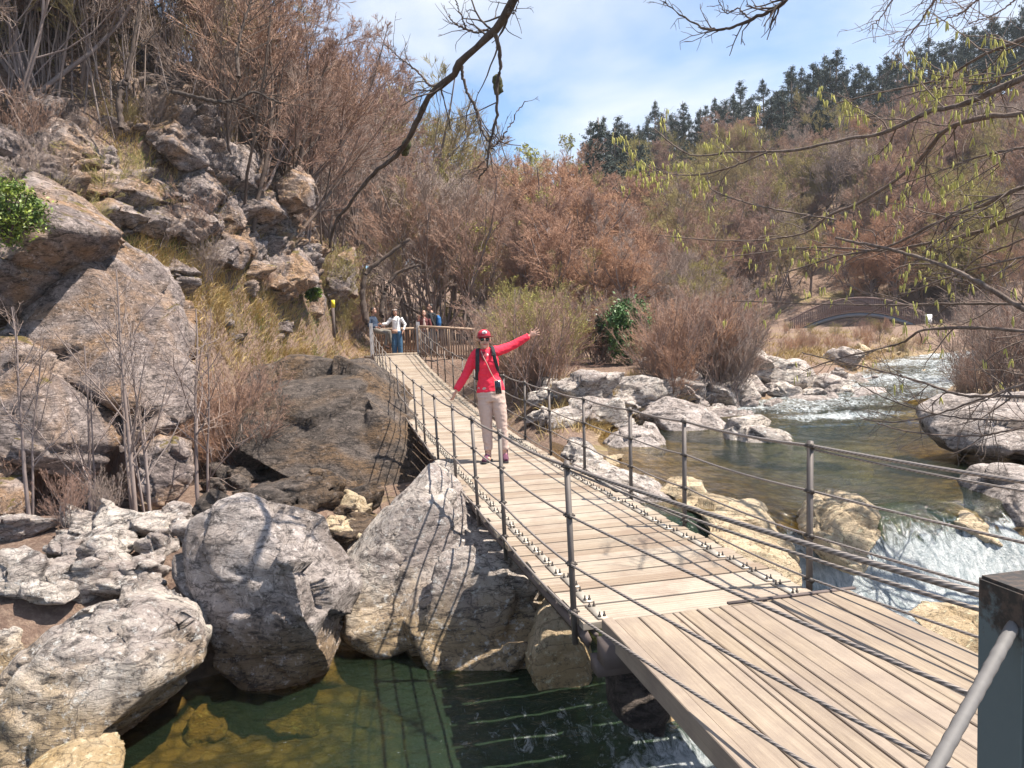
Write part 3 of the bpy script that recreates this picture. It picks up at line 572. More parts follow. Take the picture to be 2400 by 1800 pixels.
# right bank, pool and fall
RIGHT = [
 ('white topped black sided boulder at the head of the pool', [(1385, 895), (1440, 860), (1530, 880), (1570, 920), (1565, 945), (1480, 952), (1420, 935)], 15.3, 1.3, M_ROCKD),
 ('pale boulder blotched with black lichen at the pool edge', [(1300, 965), (1340, 925), (1410, 920), (1436, 960), (1426, 992), (1370, 1002), (1310, 988)], 13.2, 1.0, M_ROCKD),
 ('long pale boulder ending in a point in the middle of the pool', [(1568, 965), (1582, 905), (1640, 903), (1720, 950), (1742, 985), (1690, 1006), (1600, 995)], 13.2, 1.2, M_ROCK),
 ('low cream coloured rock beside the long pale boulder', [(1755, 992), (1800, 972), (1880, 965), (1945, 983), (1952, 1000), (1880, 1017), (1790, 1013)], 12.6, .8, M_TAN),
 ('broad white ledge below the russet bushes', [(1460, 835), (1500, 815), (1560, 790), (1640, 800), (1662, 840), (1600, 872), (1500, 860)], 19.5, 1.8, M_ROCK),
 ('jumbled grey outcrop left of the upper rapids', [[(1680, 880), (1720, 850), (1790, 848), (1830, 880), (1760, 915)], [(1790, 870), (1850, 835), (1910, 840), (1940, 880), (1850, 912)]], 18.4, 1.5, M_ROCKD),
 ('grey slab ridge above the jumbled outcrop', [(1680, 830), (1740, 800), (1860, 815), (1900, 835), (1800, 850)], 21, 1.5, M_ROCK),
 ('rounded grey rock against the right side of the deck', [(1212, 985), (1230, 952), (1268, 955), (1310, 995), (1345, 1045), (1290, 1040)], 10.4, .9, M_ROCK),
 ('long white slab running beside the deck', [(1225, 1005), (1300, 1008), (1440, 1058), (1475, 1100), (1420, 1105), (1300, 1045)], 9.2, .9, M_ROCK),
 ('round cream boulder at the near corner of the pool', [(1420, 1060), (1455, 1037), (1515, 1036), (1535, 1075), (1480, 1105)], 9.1, .6, M_TAN),
 ('smooth tan rock shelf between deck and fall', [(1470, 1090), (1560, 1082), (1640, 1090), (1695, 1160), (1705, 1195), (1620, 1205), (1530, 1150)], 8.1, 1.0, M_TAN),
 ('lower tan rock shelf beside the left chute of the fall', [(1530, 1160), (1620, 1152), (1700, 1180), (1720, 1215), (1695, 1265), (1620, 1245), (1550, 1200)], 7.2, .9, M_TAN),
 ('dark wet boulder splitting the fall in two', [(1728, 1140), (1790, 1075), (1850, 1062), (1897, 1095), (1882, 1135), (1830, 1180), (1800, 1230), (1755, 1190)], 7.7, .8, M_TAN),
 ('tall grey boulder to the right of the fall', [(2108, 1120), (2125, 1050), (2160, 1008), (2215, 1003), (2290, 1030), (2300, 1230), (2180, 1200)], 8.5, 1.1, M_ROCKD),
 ('small tan boulder at the right lip of the fall', [(2030, 1115), (2075, 1090), (2112, 1108), (2125, 1170), (2060, 1150)], 8.2, .6, M_TAN),
 ('massive dark undercut boulder on the far side of the pool', [(2028, 950), (2058, 885), (2130, 858), (2212, 848), (2320, 870), (2330, 990), (2130, 988), (2050, 975)], 10.9, 1.7, M_ROCKD),
 ('wet brown rock in the foam next to the teal post', [(1990, 1360), (2050, 1340), (2125, 1333), (2200, 1345), (2200, 1430), (2060, 1400)], 5.9, .7, M_TAN),
 ('brown rock at the foot of the stone pier', [(1340, 1560), (1370, 1500), (1420, 1490), (1470, 1520), (1480, 1600), (1400, 1590)], 5.5, .5, M_TAN)]
for i, (lb, po, d, th, m) in enumerate(RIGHT): rock(lb, po, d, th, seed=90 + i, mat=m, tilt=.3)

# loose stones: a handful of shared shapes
def proto_rock(seed, mat, vox=0.045):
    rng = np.random.default_rng(seed); g = Geo(); P = rng.normal(size=(11, 3)); P /= np.linalg.norm(P, axis=1)[:, None]; P *= np.array([0.55, 0.42, 0.36]) * rng.uniform(.8, 1.25, (11, 1))
    hull_geo(g, P); me = remesh(g.mesh('stone'), vox, 1, mat); roughen(me, seed, .075, 1.0); set_smooth(me); return me
STONES = {m.name: [proto_rock(200 + i + 10 * j, m) for i in range(4)] for j, m in enumerate((M_ROCK, M_TAN, M_CLIFF, M_MOSSY))}
RNG = random.Random(11)
def stone(mat, loc, size, label, group, sink=0.25, cat='stone', name='stone'):
    label = label.format(s='big' if size > .62 else ('middling' if size > .36 else 'small')); o = link(name, RNG.choice(STONES[mat.name])); s = size * RNG.uniform(.8, 1.25); o.scale = (s * RNG.uniform(.85, 1.3), s, s * RNG.uniform(.7, 1.0))
    o.rotation_euler = (RNG.uniform(-.4, .4), RNG.uniform(-.4, .4), RNG.uniform(0, 6.28)); o.location = (loc[0], loc[1], loc[2] + size * (.34 - sink)); return tag(o, label, cat, group)
def stones_px(n_, x0, x1, y0, y1, mat, s0, s1, label, group, dmin=3, dmax=60, **kw):
    k = 0
    for _ in range(n_ * 4):
        h_ = hit(RNG.uniform(x0, x1), RNG.uniform(y0, y1), dmin, dmax)
        if h_ is None: continue
        stone(mat, h_, RNG.uniform(s0, s1), label, group, **kw); k += 1
        if k >= n_: break
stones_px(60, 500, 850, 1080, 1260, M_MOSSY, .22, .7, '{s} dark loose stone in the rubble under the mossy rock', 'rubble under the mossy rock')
stones_px(34, 0, 470, 1190, 1420, M_ROCK, .22, .72, '{s} loose white stone on the dry left bank', 'white stones on the left bank', 5, 14)
stones_px(12, 770, 860, 1200, 1260, M_TAN, .25, .5, '{s} loose tan stone behind the big square boulder', 'tan stones behind the square boulder', 7, 14)
stones_px(84, 40, 740, 290, 720, M_CLIFF, .3, 1.25, '{s} grey rock fragment sticking out of the brown cliff slope', 'rock fragments on the cliff', 9, 40)
stones_px(28, 1250, 1700, 900, 1010, M_ROCK, .3, .8, '{s} pale rock on the bank between bushes and pool', 'pale rocks along the pool bank', 9, 30)
stones_px(30, 1640, 2060, 860, 960, M_ROCK, .3, .9, '{s} grey rock in the jumble beside the upper rapids', 'rocks beside the upper rapids', 12, 34)
stones_px(24, 2180, 2400, 830, 960, M_TAN, .4, .9, '{s} tan boulder on the gravel right of the upper rapids', 'tan boulders right of the rapids', 12, 34)
stones_px(16, 1250, 1720, 900, 1000, M_ROCK, .7, 1.35, '{s} pale boulder stepping down the bank into the pool', 'pale boulders stepping into the pool', 9, 24, cat='boulder', name='boulder')
stones_px(14, 1500, 1980, 850, 935, M_ROCK, .7, 1.5, '{s} pale boulder on the bank left of the upper rapids', 'pale boulders left of the rapids', 12, 30, cat='boulder', name='boulder')
stones_px(10, 1400, 1500, 1080, 1180, M_TAN, .2, .45, '{s} tan stone at the near pool edge', 'tan stones at the pool edge', 6, 14)
stones_px(14, 1950, 2150, 800, 860, M_TAN, .25, .6, '{s} pale stone on the far gravel bar', 'stones on the far gravel bar', 18, 44)
for (px, py) in ((760, 1560), (800, 1500), (690, 1700), (500, 1700), (900, 1560), (2010, 1130), (2120, 1085)):
    h_ = hit(px, py)
    if h_ is not None: stone(M_TAN, h_, .5, 'tan stone lying under the water surface', 'sunken tan stones', sink=.3)

# ------------------------------------------------------------------ suspension footbridge
BX0, BSL, BW = 0.2729, -0.2278, 1.5
_a = np.array([BSL, 1.0]); _a /= np.linalg.norm(_a); AX = np.array([_a[0], _a[1], 0.0]); PR = np.array([_a[1], -_a[0], 0.0])
SMIN, SMAX = -0.34, 22.3
def bz(s): return 0.0382 - 0.02904 * s + 0.003087 * s * s
def bslope(s): return -0.02904 + 2 * 0.003087 * s
def BP(s, t, z=0.0):                     # along, across (0 left edge .. 1.5 right edge), above the deck
    return np.array([BX0, 4.5, 0]) + AX * s + PR * t + np.array([0, 0, bz(s) + z])
BRG = 'weathered wood and wire rope suspension footbridge crossing the stream'
bridge = tag(empty('suspension_bridge', BP(SMIN, .75)), BRG, 'bridge')
BO = np.array(bridge.location)
RZ = math.atan2(PR[1], PR[0])
def plank_mesh(w, L_, th, grooves, name, mat):
    prof = [(-w / 2, -th), (w / 2, -th), (w / 2, -.004), (w / 2 - .004, 0)]
    for i in range(grooves):
        gx = w / 2 - (i + 1) * w / (grooves + 1); prof += [(gx + .005, 0), (gx, -.006), (gx - .005, 0)]
    prof += [(-w / 2 + .004, 0), (-w / 2, -.004)]
    m = len(prof); V = [(x, y, z) for x in (-L_ / 2, L_ / 2) for (y, z) in prof]
    Q = [(i, (i + 1) % m, m + (i + 1) % m, m + i) for i in range(m)]
    bm = bmesh.new(); vs = [bm.verts.new(v) for v in V]
    for q_ in Q: bm.faces.new([vs[i] for i in q_])
    bm.faces.new([vs[i] for i in range(m)][::-1]); bm.faces.new([vs[m + i] for i in range(m)])
    bmesh.ops.recalc_face_normals(bm, faces=bm.faces); me = bpy.data.meshes.new(name); bm.to_mesh(me); bm.free(); me.materials.append(mat); return me
PL = [plank_mesh(.131, BW + dl, .042, 3, 'plank', M_DECK) for dl in (-.02, 0.0, .015, .03)]
gp = Geo(); gp.box((0, 0, .004), (.03, 0, 0), (0, .125, 0), (0, 0, .004)); me_pl = gp.mesh('bolt_plate', M_PLATE, False)
gp = Geo()
for by in (-.095, .085):
    for bx_ in (-.014, .014): gp.tube([(bx_, by, .006), (bx_, by, .038)], .005, 6); gp.tube([(bx_, by, .008), (bx_, by, .019)], .010, 6)
me_bolt = gp.mesh('bolts', M_DSTEEL, False)
nb = int((SMAX - SMIN) / .297)
for i in range(nb):
    for j in (0, 1):
        s_ = SMIN + .075 + i * .297 + j * .134
        o = link('plank', RNG.choice(PL), bridge); P = BP(s_, .75 + RNG.uniform(-.012, .012)) - BO
        o.location = P; o.rotation_euler = (math.atan(bslope(s_)) + RNG.uniform(-.012, .012), 0, RZ + RNG.uniform(-.004, .004))
        if j == 0:
            for t_ in (-.61, .61):
                q_ = link('bolt_plate', me_pl, o, (t_ + RNG.uniform(-.006, .006), .072, .0015)); b_ = link('bolts', me_bolt, o, (q_.location.x, .072, .0)); b_['kind'] = 'stuff'
ss = np.linspace(SMIN, SMAX, 60)
for t_ in (.03, 1.47):
    g = Geo(); g.tube([BP(s_, t_, -.042 - .055) for s_ in ss], np.array([[.05, .022]] * len(ss)), 4, flat=(0, 0, 1)); g.tube([BP(s_, t_ + (.05 if t_ < 1 else -.05), -.075) for s_ in ss], .014, 6)
    me = g.mesh('stringer', M_BEAM, False); o = link('stringer', me, bridge); local(me, bridge)
# posts
def solve_s(px, t, z):                   # s whose projection at height z has photo x = px
    lo, hi = -1.0, 23.0
    def f(s_):
        v = BP(s_, t, z) - CAM; return 1200 + 1800 * (v @ _r) / (v @ _f)
    for _ in range(50):
        mid = (lo + hi) / 2
        if f(mid) > px: lo = mid
        else: hi = mid
    return (lo + hi) / 2
HP = .90
SL = [solve_s(x, 0, HP) for x in (1343, 1180, 1117, 1066, 1025, 994, 974, 950, 934, 918, 907, 898)]
SR = [solve_s(x, 1.5, HP) for x in (1888, 1595, 1470, 1362)]
print('SL', np.round(SL, 2), 'SR', np.round(SR, 2))
SP = list(SL)
while SP[-1] < SMAX - 1.9: SP.append(SP[-1] + 1.45)
CH = [.88, .60, .32, .045]
gp = Geo(); gp.box((0, 0, HP / 2 - .07), (.014, 0, 0), (0, .014, 0), (0, 0, HP / 2 + .08)); me_post = gp.mesh('railing_post', M_STEEL, False)
gp = Geo()
gp.tube([(0, -.03, 0), (0, .03, 0)], .018, 6)
for k_ in (-.016, .016): gp.tube([(-.03, k_, 0), (.03, k_, 0)], .006, 5)
me_clamp = gp.mesh('cable_clamp', M_DSTEEL, False)
SRR = [SR[0], SR[1], SR[2], SR[3]]
while SRR[-1] < SMAX - 1.9: SRR.append(SRR[-1] + 1.45)
TWL = np.array([1.225, 1.82, 0.0]); TWR = TWL + PR * 1.56
for t_, lst, sd_, tw in ((-.02, SP, -1, TWL), (BW + .02, SRR, 1, TWR)):
    for s_ in lst:
        P = BP(s_, t_) - BO; o = link('railing_post', me_post, bridge); o.location = P; o.rotation_euler = (RNG.uniform(-.015, .015), sd_ * RNG.uniform(.0, .03) - .01, RZ)
        for h_ in CH: c_ = link('cable_clamp', me_clamp, o, (0, 0, h_))
    ends = [(SMAX + .12, t_)]
    for ci, h_ in enumerate(CH):
        pts = []; near = tw + np.array([0, 0, [.985, .71, .48, .25][ci]])
        knots = [near] + [BP(s_, t_ + sd_ * .02, h_) for s_ in lst] + [BP(SMAX + .15, t_ + sd_ * .02, [1.02, .75, .48, .2][ci])]
        for a_, b_ in zip(knots[:-1], knots[1:]):
            n_ = max(3, int(np.linalg.norm(b_ - a_) / .25))
            for q_ in range(n_):
                f_ = q_ / n_; w_ = a_ * (1 - f_) + b_ * f_; w_[2] -= .055 * f_ * (1 - f_) * np.linalg.norm(b_ - a_) ** 0.8 * (0.6 if a_ is knots[0] else 1); pts.append(w_)
        pts.append(knots[-1]); g = Geo(); g.tube(pts, .008 if ci else .0105, 6)
        me = g.mesh('cable', M_CABLE); link('cable', me, bridge); local(me, bridge)
    # second, thinner hand line from the first post to the anchor tower
    a_ = tw + np.array([0, 0, .945]); b_ = BP(lst[0], t_ + sd_ * .02, .86); g = Geo(); g.tube([a_ * (1 - f) + b_ * f + np.array([0, 0, -.05 * f * (1 - f) * 4 * .6]) for f in np.linspace(0, 1, 14)], .0065, 6)
    me = g.mesh('cable', M_CABLE); link('cable', me, bridge); local(me, bridge)
def post_obj(name, loc, half, h, mat, rz, parent, bev=.008):
    bm = bmesh.new(); bmesh.ops.create_cube(bm, size=1); bmesh.ops.scale(bm, vec=(half * 2, half * 2, h), verts=bm.verts); bmesh.ops.translate(bm, vec=(0, 0, h / 2), verts=bm.verts)
    bmesh.ops.bevel(bm, geom=bm.edges[:], offset=bev, segments=2, affect='EDGES'); me = bpy.data.meshes.new(name); bm.to_mesh(me); bm.free(); me.materials.append(mat)
    o = link(name, me, parent); o.location = np.array(loc) - (BO if parent is bridge else 0); o.rotation_euler = (0, 0, rz); return o
for k_, tw in enumerate((TWL, TWR)):
    o = post_obj('anchor_tower', (tw[0], tw[1], -.45), .07, 1.50, M_TEAL, RZ, bridge); o['label'] = 'chipped teal steel anchor tower with rusty top'
for t_, nm in ((-.05, 0), (BW + .05, 1)):
    post_obj('anchor_tower', BP(SMAX + .15, t_, -1.2), .06, 2.3, M_PALEPOST, RZ, bridge)['label'] = 'pale grey steel tower at the far end'
g = Geo(); A_, B_ = np.array([1.20, 1.80, .97]), PX(2175, 1830, 1.42); n_ = 40
g.tube([A_ * (1 - f) + B_ * f for f in np.linspace(0, 1, n_)], [.0145 + .0008 * math.sin(i * 1.9) for i in range(n_)], 10)
me = g.mesh('wrapped_stay_rod', simple('grey_tape', (.12, .115, .115), .7, .3, 30)); o = link('wrapped_stay_rod', me, bridge); local(me, bridge); o['label'] = 'stay rod wrapped in grey tape'
# end sill at the far end
g = Geo(); c_ = BP(SMAX + .06, .75, .0); g.box(c_, PR * .80, AX * .12, (0, 0, .06)); me = g.mesh('end_sill', M_DECK, False); link('end_sill', me, bridge); local(me, bridge)

# near landing of long boards
landing = tag(empty('board_landing', BP(-.4, .9) * np.array([1, 1, 0])), 'landing of long brown boards laid lengthwise at the near bridge end', 'landing')
LO = np.array(landing.location); wid = [.072, .146, .138, .07, .042, .108, .07, .07, .072, .13, .13, .07, .24, .225]; t_ = .10
for i, w_ in enumerate(wid):
    s0 = -.36 - RNG.uniform(0, .015) + (.05 if i >= 12 else 0); s1 = -4.6; zt = .062 + RNG.uniform(-.003, .003) + (.012 if i == 0 else 0)
    bm = bmesh.new(); bmesh.ops.create_cube(bm, size=1); th = .115 if i == 0 else .05
    bmesh.ops.scale(bm, vec=(w_ - .007, s0 - s1, th), verts=bm.verts); bmesh.ops.bevel(bm, geom=bm.edges[:], offset=.004, segments=1, affect='EDGES')
    me = bpy.data.meshes.new('board'); bm.to_mesh(me); bm.free(); me.materials.append(M_BOARD)
    c_ = np.array([BX0, 4.5, 0]) + AX * (s0 + s1) / 2 + PR * (t_ + w_ / 2); o = link('board', me, landing); o.location = np.array([c_[0], c_[1], zt - th / 2]) - LO
    o.rotation_euler = (0, 0, RZ); t_ += w_
def lbeam(name, c, X_, Y_, Z_, mat=M_BEAM):
    g = Geo(); g.box(c, X_, Y_, Z_); me = g.mesh(name, mat, False); o = link(name, me, landing); local(me, landing); return o
def LP(s, t, z): return np.array([BX0, 4.5, 0]) + AX * s + PR * t + np.array([0, 0, z])
lbeam('end_strip', LP(-.352, 1.3, .068), PR * .42, AX * .012, (0, 0, .006))
lbeam('cross_beam', LP(-.5, .87, -.06), PR * .82, AX * .07, (0, 0, .065)); lbeam('cross_beam', LP(-2.4, .87, -.06), PR * .80, AX * .07, (0, 0, .065))
lbeam('support_beam', LP(-.40, .66, -.17), PR * .62, AX * .06, (0, 0, .044)); lbeam('support_beam', LP(-.56, .95, -.185), PR * .66, AX * .05, (0, 0, .055))
me = make_rock([[(1305, 1445), (1315, 1418), (1420, 1425), (1450, 1500), (1420, 1540), (1312, 1522)]], 4.95, .6, seed=130, mat=M_MOSSY, amp=.02)
c = get_co(me); o = link('stone_pier', me, None, (c[:, 0].mean(), c[:, 1].mean(), c[:, 2].min())); local(me, o)
tag(o, 'dark stone pier carrying the near landing above the water', 'pier')

# ------------------------------------------------------------------ far landing, picket fences, trail marker, arched bridge
def picket_mesh(h, r, mat, seed):
    rng = random.Random(seed); g = Geo(); g.tube([(0, 0, 0), (rng.uniform(-.01, .01), rng.uniform(-.01, .01), h * .5), (0, 0, h)], [r, r * .95, r * .9], 6); return g.mesh('picket', mat)
def fence(label, A, B, h, n_, r, mat, low=.12, npost=3):
    A, B = np.asarray(A, float), np.asarray(B, float); f = tag(empty('picket_fence', A), label, 'fence'); ms = [picket_mesh(h - .06, r, mat, i) for i in range(3)]
    for i in range(n_):
        q = A + (B - A) * (i + .5) / n_; o = link('picket', RNG.choice(ms), f); o.location = q - A + np.array([0, 0, .03]); o.rotation_euler = (RNG.uniform(-.02, .02), RNG.uniform(-.03, .03), RNG.uniform(0, 6)); o.scale = (1, 1, RNG.uniform(.97, 1.02))
    for z_, rr in ((h, .045), (low, .04)):
        g = Geo(); g.tube([A + (0, 0, z_), (A + B) / 2 + np.array([0, 0, z_ + .01]), B + (0, 0, z_)], rr, 7); me = g.mesh('rail', M_LOG); link('rail', me, f); local(me, f)
    for i in range(npost):
        q = A + (B - A) * i / max(1, npost - 1); g = Geo(); g.tube([q + np.array([0, 0.06, -.5]), q + np.array([0, .06, h + .02])], .055, 8); me = g.mesh('post', M_LOG); link('post', me, f); local(me, f)
    return f
FR = PX(986, 838, 26.6); FR2 = PX(1120, 846, 26.2); FR3 = PX(1350, 850, 25.2)
fence('picket fence of peeled poles running right from the far tower', FR, FR2, 1.07, 23, .030, M_LOG)
fence('continuing pole fence half hidden behind the russet brush', FR2 + np.array([.05, .02, 0]), FR3, 1.05, 34, .028, M_LOG)
FB = PX(876, 832, 28.2); FB2 = PX(985, 829, 28.0)
fence('brown log fence closing the far landing behind the people', FB, FB2, .92, 18, .040, M_LOGD, npost=2)
far = tag(empty('far_landing', BP(SMAX + .9, .75) * np.array([1, 1, 0])), 'plank landing at the far bridge end where people stand', 'landing')
zf = bz(SMAX) - .03
for i in range(12):
    g = Geo(); g.box(BP(SMAX + .26 + i * .16, .75) * np.array([1, 1, 0]) + np.array([0, 0, zf - .02]), PR * 1.0, AX * .075, (0, 0, .02)); me = g.mesh('plank', M_DECK, False); link('plank', me, far); local(me, far)
for t_ in (-.2, 1.7):
    g = Geo(); g.box(BP(SMAX + 1.1, t_) * np.array([1, 1, 0]) + np.array([0, 0, zf - .26]), PR * .06, AX * .9, (0, 0, .22)); me = g.mesh('bearer', M_BEAM, False); link('bearer', me, far); local(me, far)
h_ = hit(784, 805, 14, 40); h_ = h_ if h_ is not None else PX(784, 805, 21)
m_ = tag(empty('trail_marker', h_), 'thin brown trail post with a yellow tip on the grassy slope', 'trail marker')
sc_ = h_[1] / 1800; g = Geo(); g.box((0, 0, 50 * sc_), (3.2 * sc_, 0, 0), (0, 3.2 * sc_, 0), (0, 0, 52 * sc_)); link('post', g.mesh('post', M_BEAM, False), m_)
g = Geo(); g.box((2.2 * sc_, -3.6 * sc_, 92 * sc_), (4.2 * sc_, 0, 0), (0, .35 * sc_, 0), (0, 0, 9 * sc_)); link('yellow_plate', g.mesh('yellow_plate', simple('yellow_paint', (.75, .62, .03), .6)), m_)
# arched bridge
D = 42.0
A_, B_ = PX(1850, 792, D + 1.5), PX(2165, 775, D - 1.0)
arch = tag(empty('arched_footbridge', (A_ + B_) / 2), 'arched grey footbridge with wooden pickets far upstream', 'bridge'); AO = np.array(arch.location)
def AP(f, z=0, side=0):
    d_ = (B_ - A_); nn = np.array([-d_[1], d_[0], 0]); nn /= np.linalg.norm(nn); return A_ + d_ * f + np.array([0, 0, 1.05 * 4 * f * (1 - f) + z]) + nn * side
for sd_ in (0, 1.2):
    g = Geo(); g.tube([AP(f, 0, sd_) for f in np.linspace(0, 1, 30)], np.array([[.13, .05]] * 30), 4, flat=(0, 0, 1)); me = g.mesh('arch_beam', simple('blue_grey_steel', (.14, .155, .175), .6), False); link('arch_beam', me, arch); local(me, arch)
    for z_ in (.95, .25):
        g = Geo(); g.tube([AP(f, z_, sd_) for f in np.linspace(0, 1, 30)], .035, 5); me = g.mesh('handrail', M_ARCHLOG); link('handrail', me, arch); local(me, arch)
g = Geo(); g.tube([AP(f, .15, .6) for f in np.linspace(0, 1, 30)], np.array([[.035, .62]] * 30), 4, flat=(0, 0, 1)); me = g.mesh('deck', M_BEAM, False); link('deck', me, arch); local(me, arch)
pk = picket_mesh(.86, .026, M_ARCHLOG, 5)
for sd_ in (0, 1.2):
    for i in range(62):
        o = link('picket', pk, arch); o.location = AP((i + .5) / 62, .12, sd_) - AO
for f in (.02, .98):
    g = Geo(); g.box(AP(f, -.9, .6), (.35, 0, 0), (0, .8, 0), (0, 0, .8)); me = g.mesh('abutment', M_CLIFF, False); link('abutment', me, arch); local(me, arch)
h_ = PX(2176, 745, 40); sg_ = tag(empty('notice_board', (h_[0], h_[1], gz(h_[0], h_[1]))), 'small white notice board on a post near the arched bridge', 'sign')
zb = h_[2] - gz(h_[0], h_[1]); g = Geo(); g.box((0, 0, zb - .12), (.18, 0, 0), (0, .015, 0), (0, 0, .30)); link('board', g.mesh('board', simple('white_board', (.75, .76, .78), .5, .05), False), sg_)
g = Geo(); g.box((0, .05, (zb + .1) / 2), (.035, 0, 0), (0, .03, 0), (0, 0, (zb + .1) / 2)); link('post', g.mesh('post', M_BEAM, False), sg_)

# ------------------------------------------------------------------ bare trees and shrubs
def norm(v): return v / (np.linalg.norm(v, axis=-1, keepdims=True) + 1e-9)
def grow(rng, S, Dv, Ln, Rd, npts, wig, up, tip=.35):
    N_ = len(S); P = np.empty((N_, npts, 3)); P[:, 0] = S; d = norm(Dv); st = (Ln / (npts - 1))[:, None]
    for i in range(1, npts):
        d = norm(d + rng.normal(0, wig, (N_, 3)) + np.array([0, 0, up])); P[:, i] = P[:, i - 1] + d * st
    rad = Rd[:, None] * np.linspace(1, tip, npts)[None]; return P, rad
def kids(rng, P, rad, per, t0, t1, ang, lr, rr, Ln, lenpow=0.6):
    N_, n_, _ = P.shape; idx = np.repeat(np.arange(N_), per); t = rng.uniform(t0, t1, len(idx)); f = t * (n_ - 1); i = np.minimum(f.astype(int), n_ - 2); w = (f - i)[:, None]
    S = P[idx, i] * (1 - w) + P[idx, i + 1] * w; T = norm(P[idx, i + 1] - P[idx, i]); q = norm(np.cross(T, rng.normal(size=T.shape))); a = rng.uniform(ang[0], ang[1], len(idx))[:, None]
    Dv = T * np.cos(a) + q * np.sin(a); L_ = Ln[idx] * lr * (1.15 - t) ** lenpow * rng.uniform(.6, 1.3, len(idx)); Rr = np.maximum(rad[idx, i] * rr, .0003); return S, Dv, L_, Rr
def tubes(P, rad, sides):
    N_, n_, _ = P.shape; T = norm(np.gradient(P, axis=1)); ref = np.where(np.abs(T[..., 2:3]) < .9, np.array([0, 0, 1.0]), np.array([1.0, 0, 0])); u = norm(np.cross(T, ref)); w = np.cross(T, u)
    a = np.arange(sides) * 2 * math.pi / sides
    V = P[:, :, None] + (u[:, :, None] * np.cos(a)[None, None, :, None] + w[:, :, None] * np.sin(a)[None, None, :, None]) * rad[:, :, None, None]
    b = (np.arange(N_) * n_ * sides)[:, None, None]; i = (np.arange(n_ - 1) * sides)[None, :, None]; j = np.arange(sides)[None, None]; j2 = (j + 1) % sides
    Q = np.stack([b + i + j, b + i + j2, b + i + sides + j2, b + i + sides + j], -1).reshape(-1, 4); return V.reshape(-1, 3), Q
def leaves(rng, P, size, droop=0.0):     # small two-triangle leaves / buds at points
    n_ = len(P); a = norm(rng.normal(size=(n_, 3))); b = norm(np.cross(a, rng.normal(size=(n_, 3)))); s_ = size * rng.uniform(.5, 1.3, (n_, 1))
    V = np.stack([P - a * s_, P + b * s_ * .5, P + a * s_, P - b * s_ * .5], 1).reshape(-1, 3); i = np.arange(n_)[:, None] * 4; return V, i + np.array([[0, 1, 2, 3]])
class TreeProto: pass
def tree_proto(seed, kind):
    rng = np.random.default_rng(seed); tr = Geo(); cr = Geo(); pr = TreeProto(); H = 1.0
    if kind == 'thicket':
        nt_ = rng.integers(3, 6); S = rng.normal(0, .012, (nt_, 3)); S[:, 2] = -.03; Dv = np.c_[rng.normal(0, .42, (nt_, 2)), np.ones(nt_)]; Ln = rng.uniform(.75, 1.02, nt_); spec = dict(w=.10, u=.06); R0 = rng.uniform(.006, .010, nt_); pers = (8, 8, 6, 6)
    elif kind == 'pole':
        nt_ = rng.integers(2, 5); S = rng.normal(0, .03, (nt_, 3)); S[:, 2] = -.03; Dv = np.c_[rng.normal(0, .10, (nt_, 2)), np.ones(nt_)]; Ln = rng.uniform(.8, 1.05, nt_); spec = dict(w=.045, u=.05); R0 = rng.uniform(.0018, .0040, nt_); pers = (9, 6, 5, 4)
    elif kind == 'round':
        nt_ = 1; S = np.array([[0, 0, -.03]]); Dv = np.array([[.05, 0, 1.0]]); Ln = np.array([.80]); spec = dict(w=.06, u=.05); R0 = np.array([.022]); pers = (24, 10, 7, 6)
    elif kind == 'sapling':
        nt_ = 2; S = np.array([[0, 0, -.02], [.02, .01, -.02]]); Dv = np.array([[-.05, 0, 1.0], [.03, .02, 1]]); Ln = np.array([1.0, .86]); spec = dict(w=.035, u=.02); R0 = np.array([.0105, .007]); pers = (11, 4, 2, 0)
    else:                                # shrub
        nt_ = 26; S = rng.normal(0, .10, (nt_, 3)); S[:, 2] = -.03; Dv = np.c_[rng.normal(0, .45, (nt_, 2)), np.ones(nt_)]; Ln = rng.uniform(.55, 1.05, nt_); spec = dict(w=.09, u=.06); R0 = rng.uniform(.004, .007, nt_); pers = (6, 5, 3, 0)
    P, r = grow(rng, S, Dv, Ln, R0, 9, spec['w'], spec['u'], .25); V, Q = tubes(P, r, 6 if kind != 'shrub' else 4); (tr).add(V, Q)
    t0 = {'thicket': .18, 'pole': .35, 'round': .22, 'sapling': .22, 'shrub': .15}[kind]; ang = {'thicket': (.35, .85), 'pole': (.3, .7), 'round': (.5, 1.15), 'sapling': (.5, .95), 'shrub': (.25, .65)}[kind]
    lr = {'thicket': .58, 'pole': .36, 'round': .62, 'sapling': .42, 'shrub': .5}[kind]
    tips = []
    for lv, per in enumerate(pers):
        if not per: break
        S, Dv, Ln2, Rd = kids(rng, P, r, per, t0 if lv == 0 else .2, .98, ang, lr if lv == 0 else (.52 if lv < 2 else .66), .52, Ln if lv == 0 else Ln2_, .6)
        mn = {'thicket': .00085, 'pole': .00085, 'round': .0010, 'sapling': .0013, 'shrub': .0017}[kind]
        Rd = np.maximum(Rd, mn); P2, r2 = grow(rng, S, Dv, Ln2, Rd, 6 if lv == 0 else (4 if lv < 3 else 3), .10 if kind == 'pole' else .12, .09 if kind in ('pole', 'thicket') else .06, .4 if lv < 2 else .6)
        V, Q = tubes(P2, r2, 5 if lv == 0 else 3); (tr if (lv == 0 and kind not in ('shrub',)) else cr).add(V, Q); P, r, Ln2_ = P2, r2, Ln2; tips.append(P2[:, -1])
    pr.trunk = tr.mesh('trunk', M_BARK); pr.crown = cr.mesh('crown', M_TW_PINK); pr.tips = tips[-1]; pr.H = 1.0; pr.seed = seed
    zmax = max(v.co.z for v in pr.crown.vertices); pr.top = zmax
    return pr
